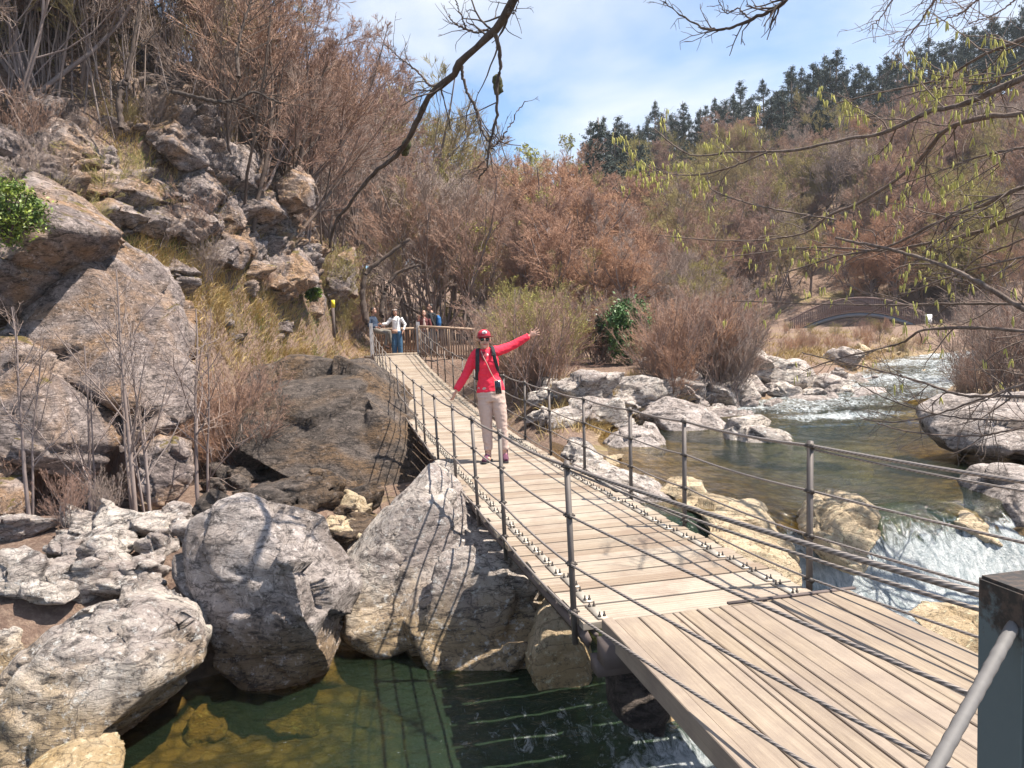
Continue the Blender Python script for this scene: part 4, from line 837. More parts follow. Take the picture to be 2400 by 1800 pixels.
PRO = {k: [tree_proto(300 + 10 * i + j, k) for j in range(c_)] for i, (k, c_) in enumerate((('thicket', 4), ('pole', 3), ('round', 2), ('sapling', 2), ('shrub', 4)))}
def bud_mesh(pr, size, n_=1800):
    rng = np.random.default_rng(pr.seed); T = pr.tips[rng.choice(len(pr.tips), min(n_, len(pr.tips)), replace=False)] + rng.normal(0, .008, (min(n_, len(pr.tips)), 3)); V, Q = leaves(rng, T, size); return mesh_np('buds', V, [Q], None, False)
BUD = {k: [bud_mesh(p_, .0075) for p_ in PRO[k]] for k in ('thicket', 'round', 'shrub', 'pole')}
M_BUD = simple('spring_bud', (0.36, 0.36, 0.08), 0.8, 0.3, 2)
def omat(o, m): o.material_slots[0].link = 'OBJECT'; o.material_slots[0].material = m
def plant(kind, loc, h, crown_m, label, group, cat='tree', name='bare_tree', bark_m=M_BARK, buds=False, lean=0.06):
    i = RNG.randrange(len(PRO[kind])); p_ = PRO[kind][i]; o = empty(name, loc, RNG.uniform(0, 6.28)); s_ = h / p_.top; o.scale = (s_ * RNG.uniform(.85, 1.15), s_ * RNG.uniform(.85, 1.15), s_)
    o.rotation_euler = (RNG.uniform(-lean, lean), RNG.uniform(-lean, lean), RNG.uniform(0, 6.28)); tag(o, label, cat, group)
    a = link('trunk' if kind != 'shrub' else 'stems', p_.trunk, o); omat(a, bark_m); b = link('crown' if kind != 'shrub' else 'twigs', p_.crown, o); omat(b, crown_m)
    if buds:
        me = BUD[kind][i]
        if not len(me.materials): me.materials.append(M_BUD)
        link('buds', me, o)
    return o
def top_h(px, ytop, d):                  # ground point under photo column px at distance d, and height up to photo row ytop
    P = PX(px, ytop, d); g_ = gz(P[0], P[1]); return np.array([P[0], P[1], g_]), P[2] - g_
SKYL = ([600, 700, 760, 820, 900, 960, 1020, 1100, 1180, 1240, 1300, 1360, 1450, 1600], [-80, -20, 70, 150, 230, 270, 235, 320, 330, 330, 310, 330, 400, 420])
# the wood in the middle, in depth
MID = [(30, 150, 260, 26), (37, 80, 200, 32), (46, 25, 110, 28), (58, 0, 45, 26)]
for d0, o0, o1, c_ in MID:
    for i in range(c_):
        px = 690 + (1640 - 690) * (i + RNG.uniform(.1, .9)) / c_; d = d0 * RNG.uniform(.93, 1.08); yt = np.interp(px, *SKYL) + RNG.uniform(o0, o1); P, h = top_h(px, yt, d)
        if P[0] < -4.6 and d < 30: continue
        h = max(h, 3.0)
        if d < 34 and 840 < px < 1260: continue
        if 1090 < px < 1290 and RNG.random() < .55: m_, b_, lb, gr = M_TW_OLIVE, True, 'budding yellow green bare tree in the wood behind the far landing', 'budding trees in the middle wood'
        elif 1280 < px < 1480 and RNG.random() < .7: m_, b_, lb, gr = M_TW_RED, False, 'rounded russet bare tree right of the far landing', 'russet trees in the middle wood'
        else:
            m_ = RNG.choice([M_TW_PINK, M_TW_PINK, M_TW_GREY, M_TW_OLIVE]); b_, lb, gr = False, ('tall ' if h > 8 else 'low ') + {M_TW_PINK: 'mauve brown', M_TW_GREY: 'grey brown', M_TW_OLIVE: 'olive brown'}[m_] + ' leafless tree in the wood behind the far landing', 'leafless trees in the middle wood'
        plant('round' if m_ is M_TW_RED else RNG.choice(['thicket', 'thicket', 'pole']), P, h, m_, lb, gr, buds=b_, name='budding_tree' if b_ else 'bare_tree')
# the slope above the cliff
for i in range(110):
    px, py = RNG.uniform(-40, 660), RNG.uniform(-60, 320); h_ = hit(px, py, 9, 90)
    if h_ is None or h_[1] < 14.5: continue
    h_ = np.array([h_[0], h_[1], gz(h_[0], h_[1])]); plant('pole', h_, RNG.uniform(4.0, 7.0), RNG.choice([M_TW_GREY, M_TW_OLIVE, M_TW_GREY, M_TW_PINK]), 'slender many stemmed leafless tree on the slope above the cliff', 'pole trees above the cliff', bark_m=RNG.choice([M_BARK, M_SAP]))
for i in range(22):
    px, py = RNG.uniform(-40, 620), RNG.uniform(-100, 290); h_ = hit(px, py, 14, 90)
    if h_ is None: continue
    plant('thicket', np.array([h_[0], h_[1], gz(h_[0], h_[1])]), RNG.uniform(3.5, 6.0), RNG.choice([M_TW_GREY, M_TW_PINK, M_TW_OLIVE]), 'bushy leafless tree filling the slope above the cliff', 'bushy trees above the cliff')
for i in range(26):
    px, py = RNG.uniform(560, 860), RNG.uniform(240, 620); h_ = hit(px, py, 15, 60)
    if h_ is None: continue
    yt = max(-150, np.interp(px, *SKYL) + RNG.uniform(-20, 140)); h = np.clip((py - yt) / 1800 * h_[1], 2.5, 8.5); plant('thicket', np.array([h_[0], h_[1], gz(h_[0], h_[1])]), h, RNG.choice([M_TW_PINK, M_TW_PINK, M_TW_GREY]), 'bushy leafless tree rooted at the right end of the cliff', 'trees at the end of the cliff', bark_m=M_BARKD if RNG.random() < .4 else M_BARK)
# far right hillside
k = 0
for i in range(400):
    px, py = RNG.uniform(1430, 2420), RNG.uniform(180, 745); h_ = hit(px, py, 44, 150)
    if h_ is None: continue
    m_ = RNG.choice([M_TW_PINK, M_TW_PINK, M_TW_GREY, M_TW_RED, M_TW_OLIVE, M_TW_OLIVE]); plant(RNG.choice(['thicket', 'thicket', 'round']), h_, RNG.uniform(4.5, 8), m_, {M_TW_PINK: 'mauve', M_TW_GREY: 'grey', M_TW_RED: 'russet', M_TW_OLIVE: 'yellow green'}[m_] + ' tinted bare tree on the far wooded hillside', 'leafless trees on the far hillside'); k += 1
    if k >= 165: break
# shrubs
def shrubs(n_, x0, x1, y0, y1, h0, h1, mats, label, group, dmin=4, dmax=60, buds=0.0, name='bare_shrub', cat='shrub', cond=None):
    k = 0
    for _ in range(n_ * 5):
        h_ = hit(RNG.uniform(x0, x1), RNG.uniform(y0, y1), dmin, dmax)
        if h_ is None or river(h_[:1], h_[1:2])[0][0] < .35 or (cond and not cond(h_)): continue
        m_ = RNG.choice(mats); hh = RNG.uniform(h0, h1); lb = label.replace('{c}', ('tall ' if hh > (h0 + h1) / 2 else 'low ') + {M_TW_RED: 'russet', M_TW_PINK: 'mauve brown', M_TW_GREY: 'grey', M_TW_OLIVE: 'yellow green'}[m_])
        plant('shrub', np.array([h_[0], h_[1], gz(h_[0], h_[1])]), hh, m_, lb, group, cat, name, M_BARK, RNG.random() < buds); k += 1
        if k >= n_: break
shrubs(120, 1120, 1720, 795, 945, .8, 2.5, [M_TW_RED, M_TW_PINK, M_TW_PINK, M_TW_GREY], '{c} leafless bush on the flat between bridge and pool', 'brown bushes beside the bridge', 9, 45, cond=lambda h: (h[0] - (BX0 + BSL * (h[1] - 4.5))) > (2.3 if h[1] < 14 else 3.1) and h[0] / h[1] > -.02 and not (.06 < h[0] / h[1] < .20 and h[1] < 22.4))
shrubs(7, 1190, 1290, 830, 905, 2.0, 3.0, [M_TW_OLIVE], 'tall yellow green budding bush behind the waving woman', 'budding bushes behind the woman', 16, 30, 1.0, 'budding_shrub', cond=lambda h: (h[0] - (BX0 + BSL * (h[1] - 4.5))) > 2.8)
shrubs(40, 1480, 2150, 765, 850, .8, 2.0, [M_TW_RED, M_TW_PINK, M_TW_OLIVE], '{c} leafless bush near the upper rapids', 'bushes near the upper rapids', 20, 50, cond=lambda h: not (h[0] / h[1] > .31))
shrubs(12, 2180, 2420, 820, 960, 1.0, 2.2, [M_TW_PINK, M_TW_GREY], '{c} bush on the right bank above the pool', 'bushes on the right bank', 10, 40)
shrubs(24, 20, 700, 300, 700, .6, 1.5, [M_TW_PINK, M_TW_OLIVE, M_TW_GREY], '{c} twiggy bush growing out of the cliff', 'bushes on the cliff', 9, 40)
shrubs(12, 400, 580, 1000, 1130, .9, 1.7, [M_TW_RED, M_TW_PINK], 'reddish brush of thin upright stems against the mossy rock', 'reddish brush at the cliff foot', 7, 20)
shrubs(22, -20, 420, 1060, 1240, .5, 1.2, [M_TW_PINK, M_TW_GREY], '{c} tangled brush above the white rocks', 'tangled brush at the cliff foot', 6, 14)
shrubs(44, 760, 1260, 700, 800, 1.4, 2.8, [M_TW_OLIVE, M_TW_PINK], 'brush with yellow green buds behind the far landing', 'brush behind the far landing', 29.5, 46, .6)
for i, (px, py, yt, lb) in enumerate(((285, 1130, 560, 'pale forked sapling standing before the overhanging slab'), (330, 1150, 700, 'thin pale sapling next to the forked one'), (40, 1180, 700, 'slender brown sapling in front of the tan topped block'), (190, 1160, 760, 'crooked brown sapling between the tan block and the forked sapling'), (450, 1120, 700, 'straight thin sapling at the left edge of the reddish brush'))):
    h_, hh = top_h(px - 12, yt, (8.7, 9.0, 8.6, 9.0, 9.6)[i])
    plant('sapling', h_, hh, M_TW_GREY, lb, None, bark_m=M_SAP if i in (0, 1) else M_BARK, name='sapling', lean=.03)

shrubs(30, 1760, 2180, 772, 835, .35, .9, [M_TW_RED, M_TW_PINK, M_TW_OLIVE], '{c} low brush on the clearing before the arched bridge', 'low brush before the arched bridge', 22, 41)
# pines on the ridge
def pine_proto(seed):
    rng = np.random.default_rng(seed); tr = Geo(); cr = Geo(); tr.tube([(0, 0, -.04), (.008, 0, .5), (0, .005, 1.0)], [.016, .011, .003], 6)
    nw = 16; VV = []
    for i in range(nw):
        z = .16 + .82 * i / nw + rng.normal(0, .01); nb_ = rng.integers(3, 6); L_ = (.23 * (1 - (i / nw) ** 1.2) + .02) * rng.uniform(.45, 1.35)
        for j in range(nb_):
            a = rng.uniform(0, 6.28); l_ = L_ * rng.uniform(.5, 1.2); e_ = np.array([math.cos(a) * l_, math.sin(a) * l_, l_ * rng.uniform(-.05, .45)]); t_ = np.linspace(0, 1, 4)
            tr.tube(t_[:, None] * e_ + np.array([0, 0, z]) + np.array([0, 0, .03]) * (t_ ** 2)[:, None], [.0035, .0028, .002, .001], 3, caps=False)
            m_ = int(10 + 110 * l_); f = rng.uniform(.35, 1.08, m_); C = np.array([0, 0, z]) + e_ * f[:, None] + np.array([0, 0, .03]) * (f ** 2)[:, None] + rng.normal(0, .009, (m_, 3)); VV.append(C)
    C = np.vstack(VV); C = np.repeat(C, 6, 0); V, Q = leaves(rng, C + rng.normal(0, .009, C.shape), .0080); cr.add(V, Q)
    return tr.mesh('trunk', M_BARKD), cr.mesh('crown', M_NEEDLE, False)
PINES = [pine_proto(400 + i) for i in range(4)]
def pine(P, h, label, group):
    t_, c_ = RNG.choice(PINES); o = empty('pine_tree', P, RNG.uniform(0, 6)); o.scale = (h * RNG.uniform(.95, 1.25),) * 2 + (h,); tag(o, label, 'tree', group); link('trunk', t_, o); link('crown', c_, o); return o
RID = ([1380, 1450, 1500, 1560, 1640, 1720, 1800, 1880, 1950, 2000, 2080, 2150, 2250, 2330, 2420], [300, 290, 265, 250, 255, 215, 190, 160, 120, 165, 130, 110, 75, 40, 10])
for i in range(74):
    px = 1380 + 1060 * (i + RNG.uniform(.1, .9)) / 74; d = RNG.uniform(88, 104); yt = np.interp(px, *RID) + RNG.uniform(-25, 45); P, h = top_h(px, yt, d); pine(P, float(np.clip(h, 5, 13)), 'dark pine on the ridge of the far hill', 'pines along the ridge')
for px, yt, d in ((1400, 275, 62), (1440, 300, 66), (1375, 330, 64), (1500, 330, 70)):
    P, h = top_h(px, yt, d); pine(P, h, 'tall dark conifer standing at the foot of the far hill', 'conifers at the hill foot')
for i in range(54):
    px = RNG.uniform(1470, 2080); yt = np.interp(px, *RID) + RNG.uniform(35, 170); P, h = top_h(px, yt, RNG.uniform(78, 92)); pine(P, float(np.clip(h, 4, 9)), 'dark pine on the upper hillside below the ridge', 'pines below the ridge')

# ------------------------------------------------------------------ overhanging boughs with catkins
def smooth_line(P, n_=40):
    P = np.asarray(P, float); t = np.linspace(0, len(P) - 1, n_); i = np.clip(t.astype(int), 0, len(P) - 2); f = (t - i)[:, None]
    p0 = P[np.maximum(i - 1, 0)]; p1 = P[i]; p2 = P[i + 1]; p3 = P[np.minimum(i + 2, len(P) - 1)]
    return .5 * (2 * p1 + (p2 - p0) * f + (2 * p0 - 5 * p1 + 4 * p2 - p3) * f ** 2 + (3 * p1 - p0 - 3 * p2 + p3) * f ** 3)
def bough(parent, pxs, d0, d1, r0, r1, rng, ntw=0, twl=.5, nsub=3, name='branch', mat=M_BARK, wob=.012, nrm_up=.0, twr=.5):
    n_ = 44; P = smooth_line([PX(a, b, d0 + (d1 - d0) * i / (len(pxs) - 1)) for i, (a, b) in enumerate(pxs)], n_); P = P + np.cumsum(rng.normal(0, wob * .35, P.shape), 0) * np.linspace(0, 1, n_)[:, None] * .3 + rng.normal(0, wob * .25, P.shape)
    r = np.linspace(r0, r1, n_) * (1 + .10 * rng.normal(size=n_)); V, Q = tubes(P[None], r[None], 7); me = mesh_np(name, V, [Q], mat); o = link(name, me, parent); local(me, parent); tips = []
    if ntw:
        L0 = np.array([twl / .6]); S, Dv, Ln, Rd = kids(rng, P[None], r[None], ntw, .08, 1.0, (.35, 1.0), .6, twr, L0, .3); Rd = np.clip(Rd, .0028, .009); P2, r2 = grow(rng, S, Dv, Ln, Rd, 7, .16, nrm_up, .45); g = Geo(); V, Q = tubes(P2, r2, 4); g.add(V, Q); tips.append(P2[:, 2:].reshape(-1, 3))
        if nsub:
            S, Dv, Ln, Rd = kids(rng, P2, r2, nsub, .2, 1, (.4, 1.0), .5, .7, Ln, .4); Rd = np.maximum(Rd, .0022); P3, r3 = grow(rng, S, Dv, Ln, Rd, 5, .16, nrm_up, .6); V, Q = tubes(P3, r3, 3); g.add(V, Q); tips.append(P3[:, 1:].reshape(-1, 3))
        me = g.mesh('twigs', mat); t_ = link('twigs', me, o); local(me, parent)
        t_['kind'] = 'stuff'
    return o, P, (np.vstack(tips) if tips else P)
def catkins(parent, pts, rng, n_, L_=.10, r_=.0085):
    C = pts[rng.choice(len(pts), n_)] ; C = np.repeat(C, 2, 0) + rng.normal(0, .012, (2 * n_, 3)); n2 = len(C); dn = norm(np.c_[rng.normal(0, .16, (n2, 2)), -np.ones(n2)]); l_ = L_ * rng.uniform(.55, 1.25, (n2, 1, 1)); t = np.array([0, .25, .7, 1.0])
    P = C[:, None] + dn[:, None] * t[None, :, None] * l_; rad = r_ * np.array([.45, 1.0, .95, .25])[None] * rng.uniform(.75, 1.15, (n2, 1)); V, Q = tubes(P, rad, 5); me = mesh_np('catkins', V, [Q], M_CATKIN); o = link('catkins', me, parent); local(me, hz); o['kind'] = 'stuff'; return o
rng = np.random.default_rng(77)
hz = tag(empty('catkin_tree', (9.6, 6.0, gz(9.6, 6.0))), 'leafless tree reaching in over the pool hung with yellow green catkins', 'tree')
HO = np.array(hz.location)
g = Geo(); TR = np.array([[9.6, 6.0, gz(9.6, 6.0) - .3], [9.5, 6.2, 2.0], [9.3, 6.5, 4.2], [9.2, 6.8, 7.5]]); g.tube(smooth_line(TR, 20), np.linspace(.11, .06, 20), 9); me = g.mesh('trunk', M_BARK); link('trunk', me, hz); local(me, hz)
def cb(px, d0, d1, r0, r1, ntw, twl, ncat, nsub=3, up=.0, lead=True):
    if lead: px = [(px[0][0] + 420, px[0][1] + (px[0][1] - px[1][1]) * 420 / (px[0][0] - px[1][0]))] + px
    o, P, T = bough(hz, px, d0 * 1.65, d1 * 1.65, r0 * 1.35, r1 * 1.4, rng, ntw, twl * 1.5, nsub, nrm_up=up, mat=M_BOUGH)
    if ncat: catkins(o, T, rng, int(ncat * 1.5))
    return P
cb([(2400, 181), (2259, 244), (2178, 262), (2069, 312), (1988, 325), (1852, 353), (1716, 357), (1617, 362), (1536, 303)], 4.2, 7.2, .026, .006, 16, .55, 46)
cb([(1798, 357), (1694, 398), (1603, 411), (1522, 393), (1441, 339)], 6.2, 7.4, .010, .004, 18, .45, 95, lead=False)
cb([(2400, 267), (2304, 276), (2214, 307), (2146, 384), (2033, 466), (1942, 506), (1875, 551), (1716, 565), (1536, 551)], 4.4, 7.4, .026, .005, 18, .55, 48)
cb([(2400, 438), (2304, 479), (2191, 524), (2078, 579), (1965, 601), (1840, 640)], 4.2, 6.4, .021, .006, 16, .6, 34)
cb([(2400, 497), (2281, 547), (2168, 570), (2070, 585), (1900, 578), (1700, 600)], 4.4, 6.8, .022, .005, 18, .5, 40)
cb([(1960, 515), (1829, 493), (1743, 472), (1671, 443), (1658, 411)], 6.0, 6.6, .009, .005, 6, .3, 4, lead=False)
cb([(2400, 723), (2236, 633), (2100, 588), (1960, 560)], 3.9, 5.2, .021, .010, 5, .4, 3)
cb([(2400, 712), (2250, 712), (2078, 716), (1900, 712), (1716, 705)], 4.6, 6.6, .015, .005, 16, .45, 22)
cb([(2400, 775), (2280, 768), (2162, 775), (2115, 803), (2068, 815), (1960, 842), (1880, 869)], 4.2, 6.2, .015, .005, 14, .5, 10)
cb([(2400, 930), (2256, 926), (2174, 900), (2092, 876), (1974, 848), (1880, 827)], 4.2, 5.8, .013, .005, 14, .5, 4)
cb([(2400, 900), (2300, 935), (2209, 968), (2103, 991), (2020, 985)], 4.0, 5.2, .011, .004, 14, .5, 0)
cb([(2400, 987), (2232, 977), (2103, 944), (2010, 900)], 4.0, 5.2, .009, .004, 12, .45, 0)
cb([(2400, 1003), (2280, 1022), (2115, 1008), (2016, 975)], 3.9, 5.0, .008, .004, 12, .4, 0)
cb([(2400, 90), (2300, 130), (2200, 185), (2060, 215), (1960, 240)], 4.4, 6.4, .016, .005, 18, .5, 70)
cb([(2400, 150), (2330, 190), (2260, 200), (2150, 215), (2080, 240)], 4.4, 6.0, .012, .004, 14, .5, 50)
cb([(2400, 345), (2300, 365), (2200, 400), (2080, 440)], 4.2, 5.6, .012, .004, 16, .6, 40)
cb([(2400, 600), (2250, 640), (2120, 690), (1990, 760)], 4.2, 5.6, .010, .004, 14, .6, 10)
cb([(2400, 560), (2300, 600), (2200, 660), (2060, 700)], 4.4, 6.0, .009, .004, 14, .5, 14)
# bough hanging down from above
ov = tag(empty('overhanging_bough', PX(1215, -300, 5.6)), 'dark mossy bare bough hanging down across the sky', 'branch')
for pl, d0, d1, r0, r1, nt_, tl in (([(1330, -300), (1260, -110), (1206, 0), (1159, 69), (1087, 137), (1062, 177), (1011, 217), (978, 282), (953, 333), (924, 369), (892, 391), (855, 430), (819, 477), (783, 524), (772, 579)], 5.6, 8.4, .036, .014, 12, .5),
    ([(1159, 72), (1174, 141), (1167, 195), (1163, 275), (1148, 333), (1138, 391), (1116, 420)], 6.2, 6.5, .017, .007, 9, .45), ([(1083, 156), (1091, 206), (1116, 253), (1130, 307), (1152, 335)], 6.6, 6.6, .014, .008, 8, .35),
    ([(1150, 347), (1170, 330), (1185, 307), (1228, 235)], 6.5, 6.6, .010, .004, 5, .22), ([(1036, 195), (1007, 199), (968, 159), (930, 130), (895, 101)], 7.0, 7.2, .012, .004, 12, .35), ([(1145, 69), (1112, 76), (1085, 66), (1062, 54), (1047, 33)], 6.3, 6.4, .010, .004, 10, .3), ([(1092, 68), (1080, 30), (1060, -20)], 6.3, 6.3, .007, .004, 3, .2),
    ([(1206, 5), (1190, 30), (1210, 20), (1214, -10)], 6.0, 6.0, .008, .004, 4, .2)):
    bough(ov, pl, d0, d1, r0, r1, rng, nt_, tl, 2, mat=M_BARKD, wob=.02, nrm_up=.03)
gm = Geo(); M_MOSS = simple('tree_moss', (.055, .055, .022), .95, .4, 30)
for (px, py, d) in ((953, 340, 7.35), (948, 350, 7.4), (1166, 192, 6.4), (1166, 205, 6.4)):
    gm.ell(PX(px, py, d), (.045, .045, .06), None, 10, 7)
me = gm.mesh('moss_clump', M_MOSS); c = get_co(me); set_co(me, c + get_no(me) * (.03 * fbm(c * 30, 3, 3))[:, None]); o = link('moss_clump', me, ov); local(me, ov); o['kind'] = 'stuff'
tp = tag(empty('overhanging_bough', PX(1900, -260, 5.0)), 'slim bare bough dipping into the sky above the pines', 'branch')
for pl, d0, d1, r0, r1, nt_, tl in (([(1960, -120), (1843, 0), (1793, 32), (1716, 63), (1671, 68), (1617, 45), (1558, 0)], 5.0, 5.8, .016, .004, 26, .28), ([(1760, 50), (1730, 20), (1700, 30), (1680, -10)], 5.4, 5.5, .006, .003, 8, .2)): bough(tp, pl, d0, d1, r0, r1, rng, nt_, tl, 2, mat=M_BARKD, wob=.015)
tq = tag(empty('overhanging_bough', PX(2250, -260, 5.0)), 'fine pale twigs hanging before the bright sky above the catkin tree', 'branch')
for pl, d0, d1, r0, r1, nt_, tl in (([(2230, -60), (2191, 0), (2160, 50), (2114, 108)], 5.0, 5.8, .009, .004, 16, .4), ([(2330, -60), (2280, 10), (2230, 40), (2100, 80)], 5.0, 5.8, .008, .003, 18, .4), ([(2120, -60), (2080, 20), (2050, 60)], 5.4, 5.8, .006, .003, 12, .3), ([(2400, -20), (2340, 30), (2260, 60)], 5, 5.5, .006, .003, 12, .3)): bough(tq, pl, d0, d1, r0, r1, rng, nt_, tl, 2, mat=M_BARK, wob=.015)
# dark leaning trunks at the right end of the cliff, and the crooked limb above it
for pl, d, r0, lb in (([(862, 760), (850, 700), (860, 640), (905, 600), (960, 560)], 27, .13, 'dark leaning trunk behind the seated man'), ([(895, 740), (900, 690), (930, 640), (985, 620)], 28, .10, 'second dark leaning trunk behind the white jacket'), ([(405, 215), (470, 230), (520, 240), (560, 235), (600, 218), (660, 245)], 15.5, .05, 'crooked dark limb lying across the top of the cliff'), ([(560, 180), (556, 120), (575, 50), (600, -20)], 15.5, .045, 'dark bough rising into the frame above the crooked limb'), ([(285, 300), (280, 230), (300, 170), (318, 60), (330, -30)], 15, .06, 'old grey trunk leaning out over the sloping slab')):
    o = tag(empty('leaning_tree', PX(*pl[0], d)), lb, 'tree'); bough(o, pl, d, d + .5, r0, r0 * .4, rng, 16, 1.6, 4, 'trunk', M_BARKD, .03, .03)

# ------------------------------------------------------------------ leafy evergreen bushes
def leafy(label, px, py, d, rx, ry, rz, n_, cols, seed):
    rng = np.random.default_rng(seed); c0 = PX(px, py, d); o = tag(empty('ivy_bush', (c0[0], c0[1], c0[2] - rz)), label, 'bush'); C = norm(rng.normal(size=(34, 3))) * np.array([rx, ry, rz]) * rng.uniform(.35, 1.0, (34, 1)); C[:, 0] *= 1 - .35 * np.clip(-C[:, 2] / rz, -.3, 1); wt = rng.uniform(.2, 1, 34); P = C[rng.choice(34, n_, p=wt / wt.sum())] + rng.normal(0, 1, (n_, 3)) * np.array([rx, ry, rz]) * rng.uniform(.10, .26, (n_, 1))
    V, Q = leaves(rng, P, .030 * (d / 11) ** .8); V[:, 2] += rz; mt = N('ivy_leaf_%d' % seed); f = mt.noise(mt.obj(), 4, 4, .6); mt.fin(mt.mix(mt.ramp(f, [(.42, 0), (.6, 1)]), cols[0], cols[1]), .5); link('foliage', mesh_np('foliage', V, [Q], mt.m, False), o)['kind'] = 'stuff'
    S = np.zeros((7, 3)); Dv = np.c_[rng.normal(0, .5, (7, 2)), np.ones(7)]; Pp, r = grow(rng, S, Dv, np.full(7, rz * 1.7), np.full(7, .02), 6, .1, .03); V, Q = tubes(Pp, r, 5); link('stems', mesh_np('stems', V, [Q], M_BARKD), o); return o
leafy('bright yellow green ivy bush clinging to the crag', 14, 492, 10.2, .44, .45, .42, 5200, ((.05, .10, .012), (.20, .25, .03)), 1)
leafy('dark green ivy bush in the russet brush beyond the pool', 1470, 772, 21.8, .56, .5, .80, 15000, ((.04, .11, .025), (.10, .19, .05)), 2)
leafy('darker green bush left of the dark ivy', 1408, 785, 22.6, .42, .45, .62, 3800, ((.02, .035, .015), (.04, .06, .02)), 3)  # leaf greens darker than those of the ivy beside it
leafy('small green tuft growing on the rock by the yellow trail marker', 735, 690, 20.8, .22, .2, .2, 900, ((.06, .12, .012), (.12, .17, .02)), 4)

# ------------------------------------------------------------------ dry grass and leaf litter
def grass(name, areas, n_, h0, h1, mat, seed, dmin=6, dmax=60):
    rng = np.random.default_rng(seed); P = []
    for (x0, x1, y0, y1), w in areas:
        for _ in range(int(n_ * w / 5)):
            q = hit(rng.uniform(x0, x1), rng.uniform(y0, y1), dmin, dmax)
            if q is not None: P.append(q)
    P = np.repeat(np.array(P), 5, 0) + rng.normal(0, .28, (5 * len(P), 3)) * np.array([1, 1, 0]); b = 9; C = np.repeat(P, b, 0) + rng.normal(0, .06, (len(P) * b, 3)) * np.array([1, 1, .0]); C[:, 2] = ground(C[:, 0], C[:, 1]) - .02; m_ = len(C); L_ = rng.uniform(h0, h1, m_); dv = norm(np.c_[rng.normal(0, .55, (m_, 2)) + np.array([.15, -.25]), np.ones(m_)]); side = norm(np.cross(dv, rng.normal(size=(m_, 3)))) * .006
    mid = C + dv * (L_ * .6)[:, None]; tip = mid + norm(dv + np.array([.2, -.2, -.55])) * (L_ * .45)[:, None]; V = np.stack([C - side, C + side, mid + side * .7, mid - side * .7, tip], 1).reshape(-1, 3); i = np.arange(m_)[:, None] * 5
    o = link(name, mesh_np(name, V, [i + np.array([[0, 1, 2, 3]]), i + np.array([[3, 2, 4]])], mat, False)); return o
M_DRY = simple('dry_grass', (.46, .34, .145), .85, .35, 1.2); M_GRN = simple('green_grass', (.13, .19, .035), .8, .4, 1.5)
tag(grass('dry_grass', [((330, 560, 520, 760), .4), ((560, 880, 650, 840), .55), ((250, 640, 230, 330), .15), ((1240, 1600, 880, 1010), .2), ((1600, 2100, 780, 850), .25)], 2000, .16, .42, M_DRY, 1), 'dry straw coloured grass tufts on the cliff slope', 'grass', None, 'stuff')
tag(grass('green_grass', [((580, 880, 690, 840), .7), ((300, 640, 450, 700), .3)], 700, .10, .26, M_GRN, 2), 'fresh green grass tufts on the slope by the far bridge end', 'grass', None, 'stuff')

# ------------------------------------------------------------------ people
def skinm(name, col):
    return simple(name, col, .55, .06, 20, Subsurface_Weight=.1)
M_SKIN = skinm('light_skin', (.56, .34, .26)); M_SKIN2 = skinm('warm_skin', (.46, .27, .20))
def cloth(name, col, var=.12):
    n = N(name); f = n.noise(n.obj(), 14, 5, .6); c = n.mix(f, tuple(x * (1 - var) for x in col), tuple(min(1, x * (1 + var)) for x in col)); return n.fin(c, .85, n.bump(n.noise(n.scale(n.obj(), (1, 1, .6)), 26, 4, .6), .4, .012))
def wrinkle(me, amp, sc, seed):
    c = get_co(me); w = fbm(c * np.array([sc, sc, sc * 1.7]), seed, 3); set_co(me, c + get_no(me) * (amp * (1 - 2 * np.abs(w)))[:, None])
def part(parent, name, fn, mat, vox=.012, sm=3, wr=None):
    g = Geo(); fn(g); me = remesh(g.mesh(name), vox, sm, mat) if vox else g.mesh(name, mat)
    if wr: wrinkle(me, *wr)
    set_smooth(me); return link(name, me, parent)
F_ = (0, 1, 0)
def hand(g, wrist, dirv, upv, size=1.0, spread=.25, curl=.2):
    """palm, four unequal fingers and a thumb leaving the side of the palm"""
    d = norm(np.array(dirv, float)); u = np.array(upv, float); u = norm(u - (u @ d) * d); nn = np.cross(d, u); w = np.array(wrist, float); s_ = size
    g.tube([w - d * .03, w + d * .015, w + d * .05 * s_, w + d * .085 * s_], [[.022 * s_, .018 * s_], [.024 * s_, .016 * s_], [.036 * s_, .015 * s_], [.034 * s_, .012 * s_]], 10, flat=u)
    for k_, (off, ln) in enumerate(((.030, .068), (.010, .076), (-.010, .072), (-.029, .056))):
        b = w + d * .078 * s_ + u * off * s_; dd = norm(d + u * off / .03 * spread); dn = norm(dd + nn * curl); e2 = b + dd * ln * .5 * s_; g.tube([b - d * .015, b, e2, e2 + dn * ln * .5 * s_], [.0085 * s_, .0085 * s_, .008 * s_, .0062 * s_], 8)
    b = w + d * .03 * s_ + u * .030 * s_; dt = norm(u * .9 + d * .65); g.tube([b - dt * .02, b + dt * .028 * s_, b + norm(dt + d * .3) * .062 * s_], [.011 * s_, .0095 * s_, .007 * s_], 8)
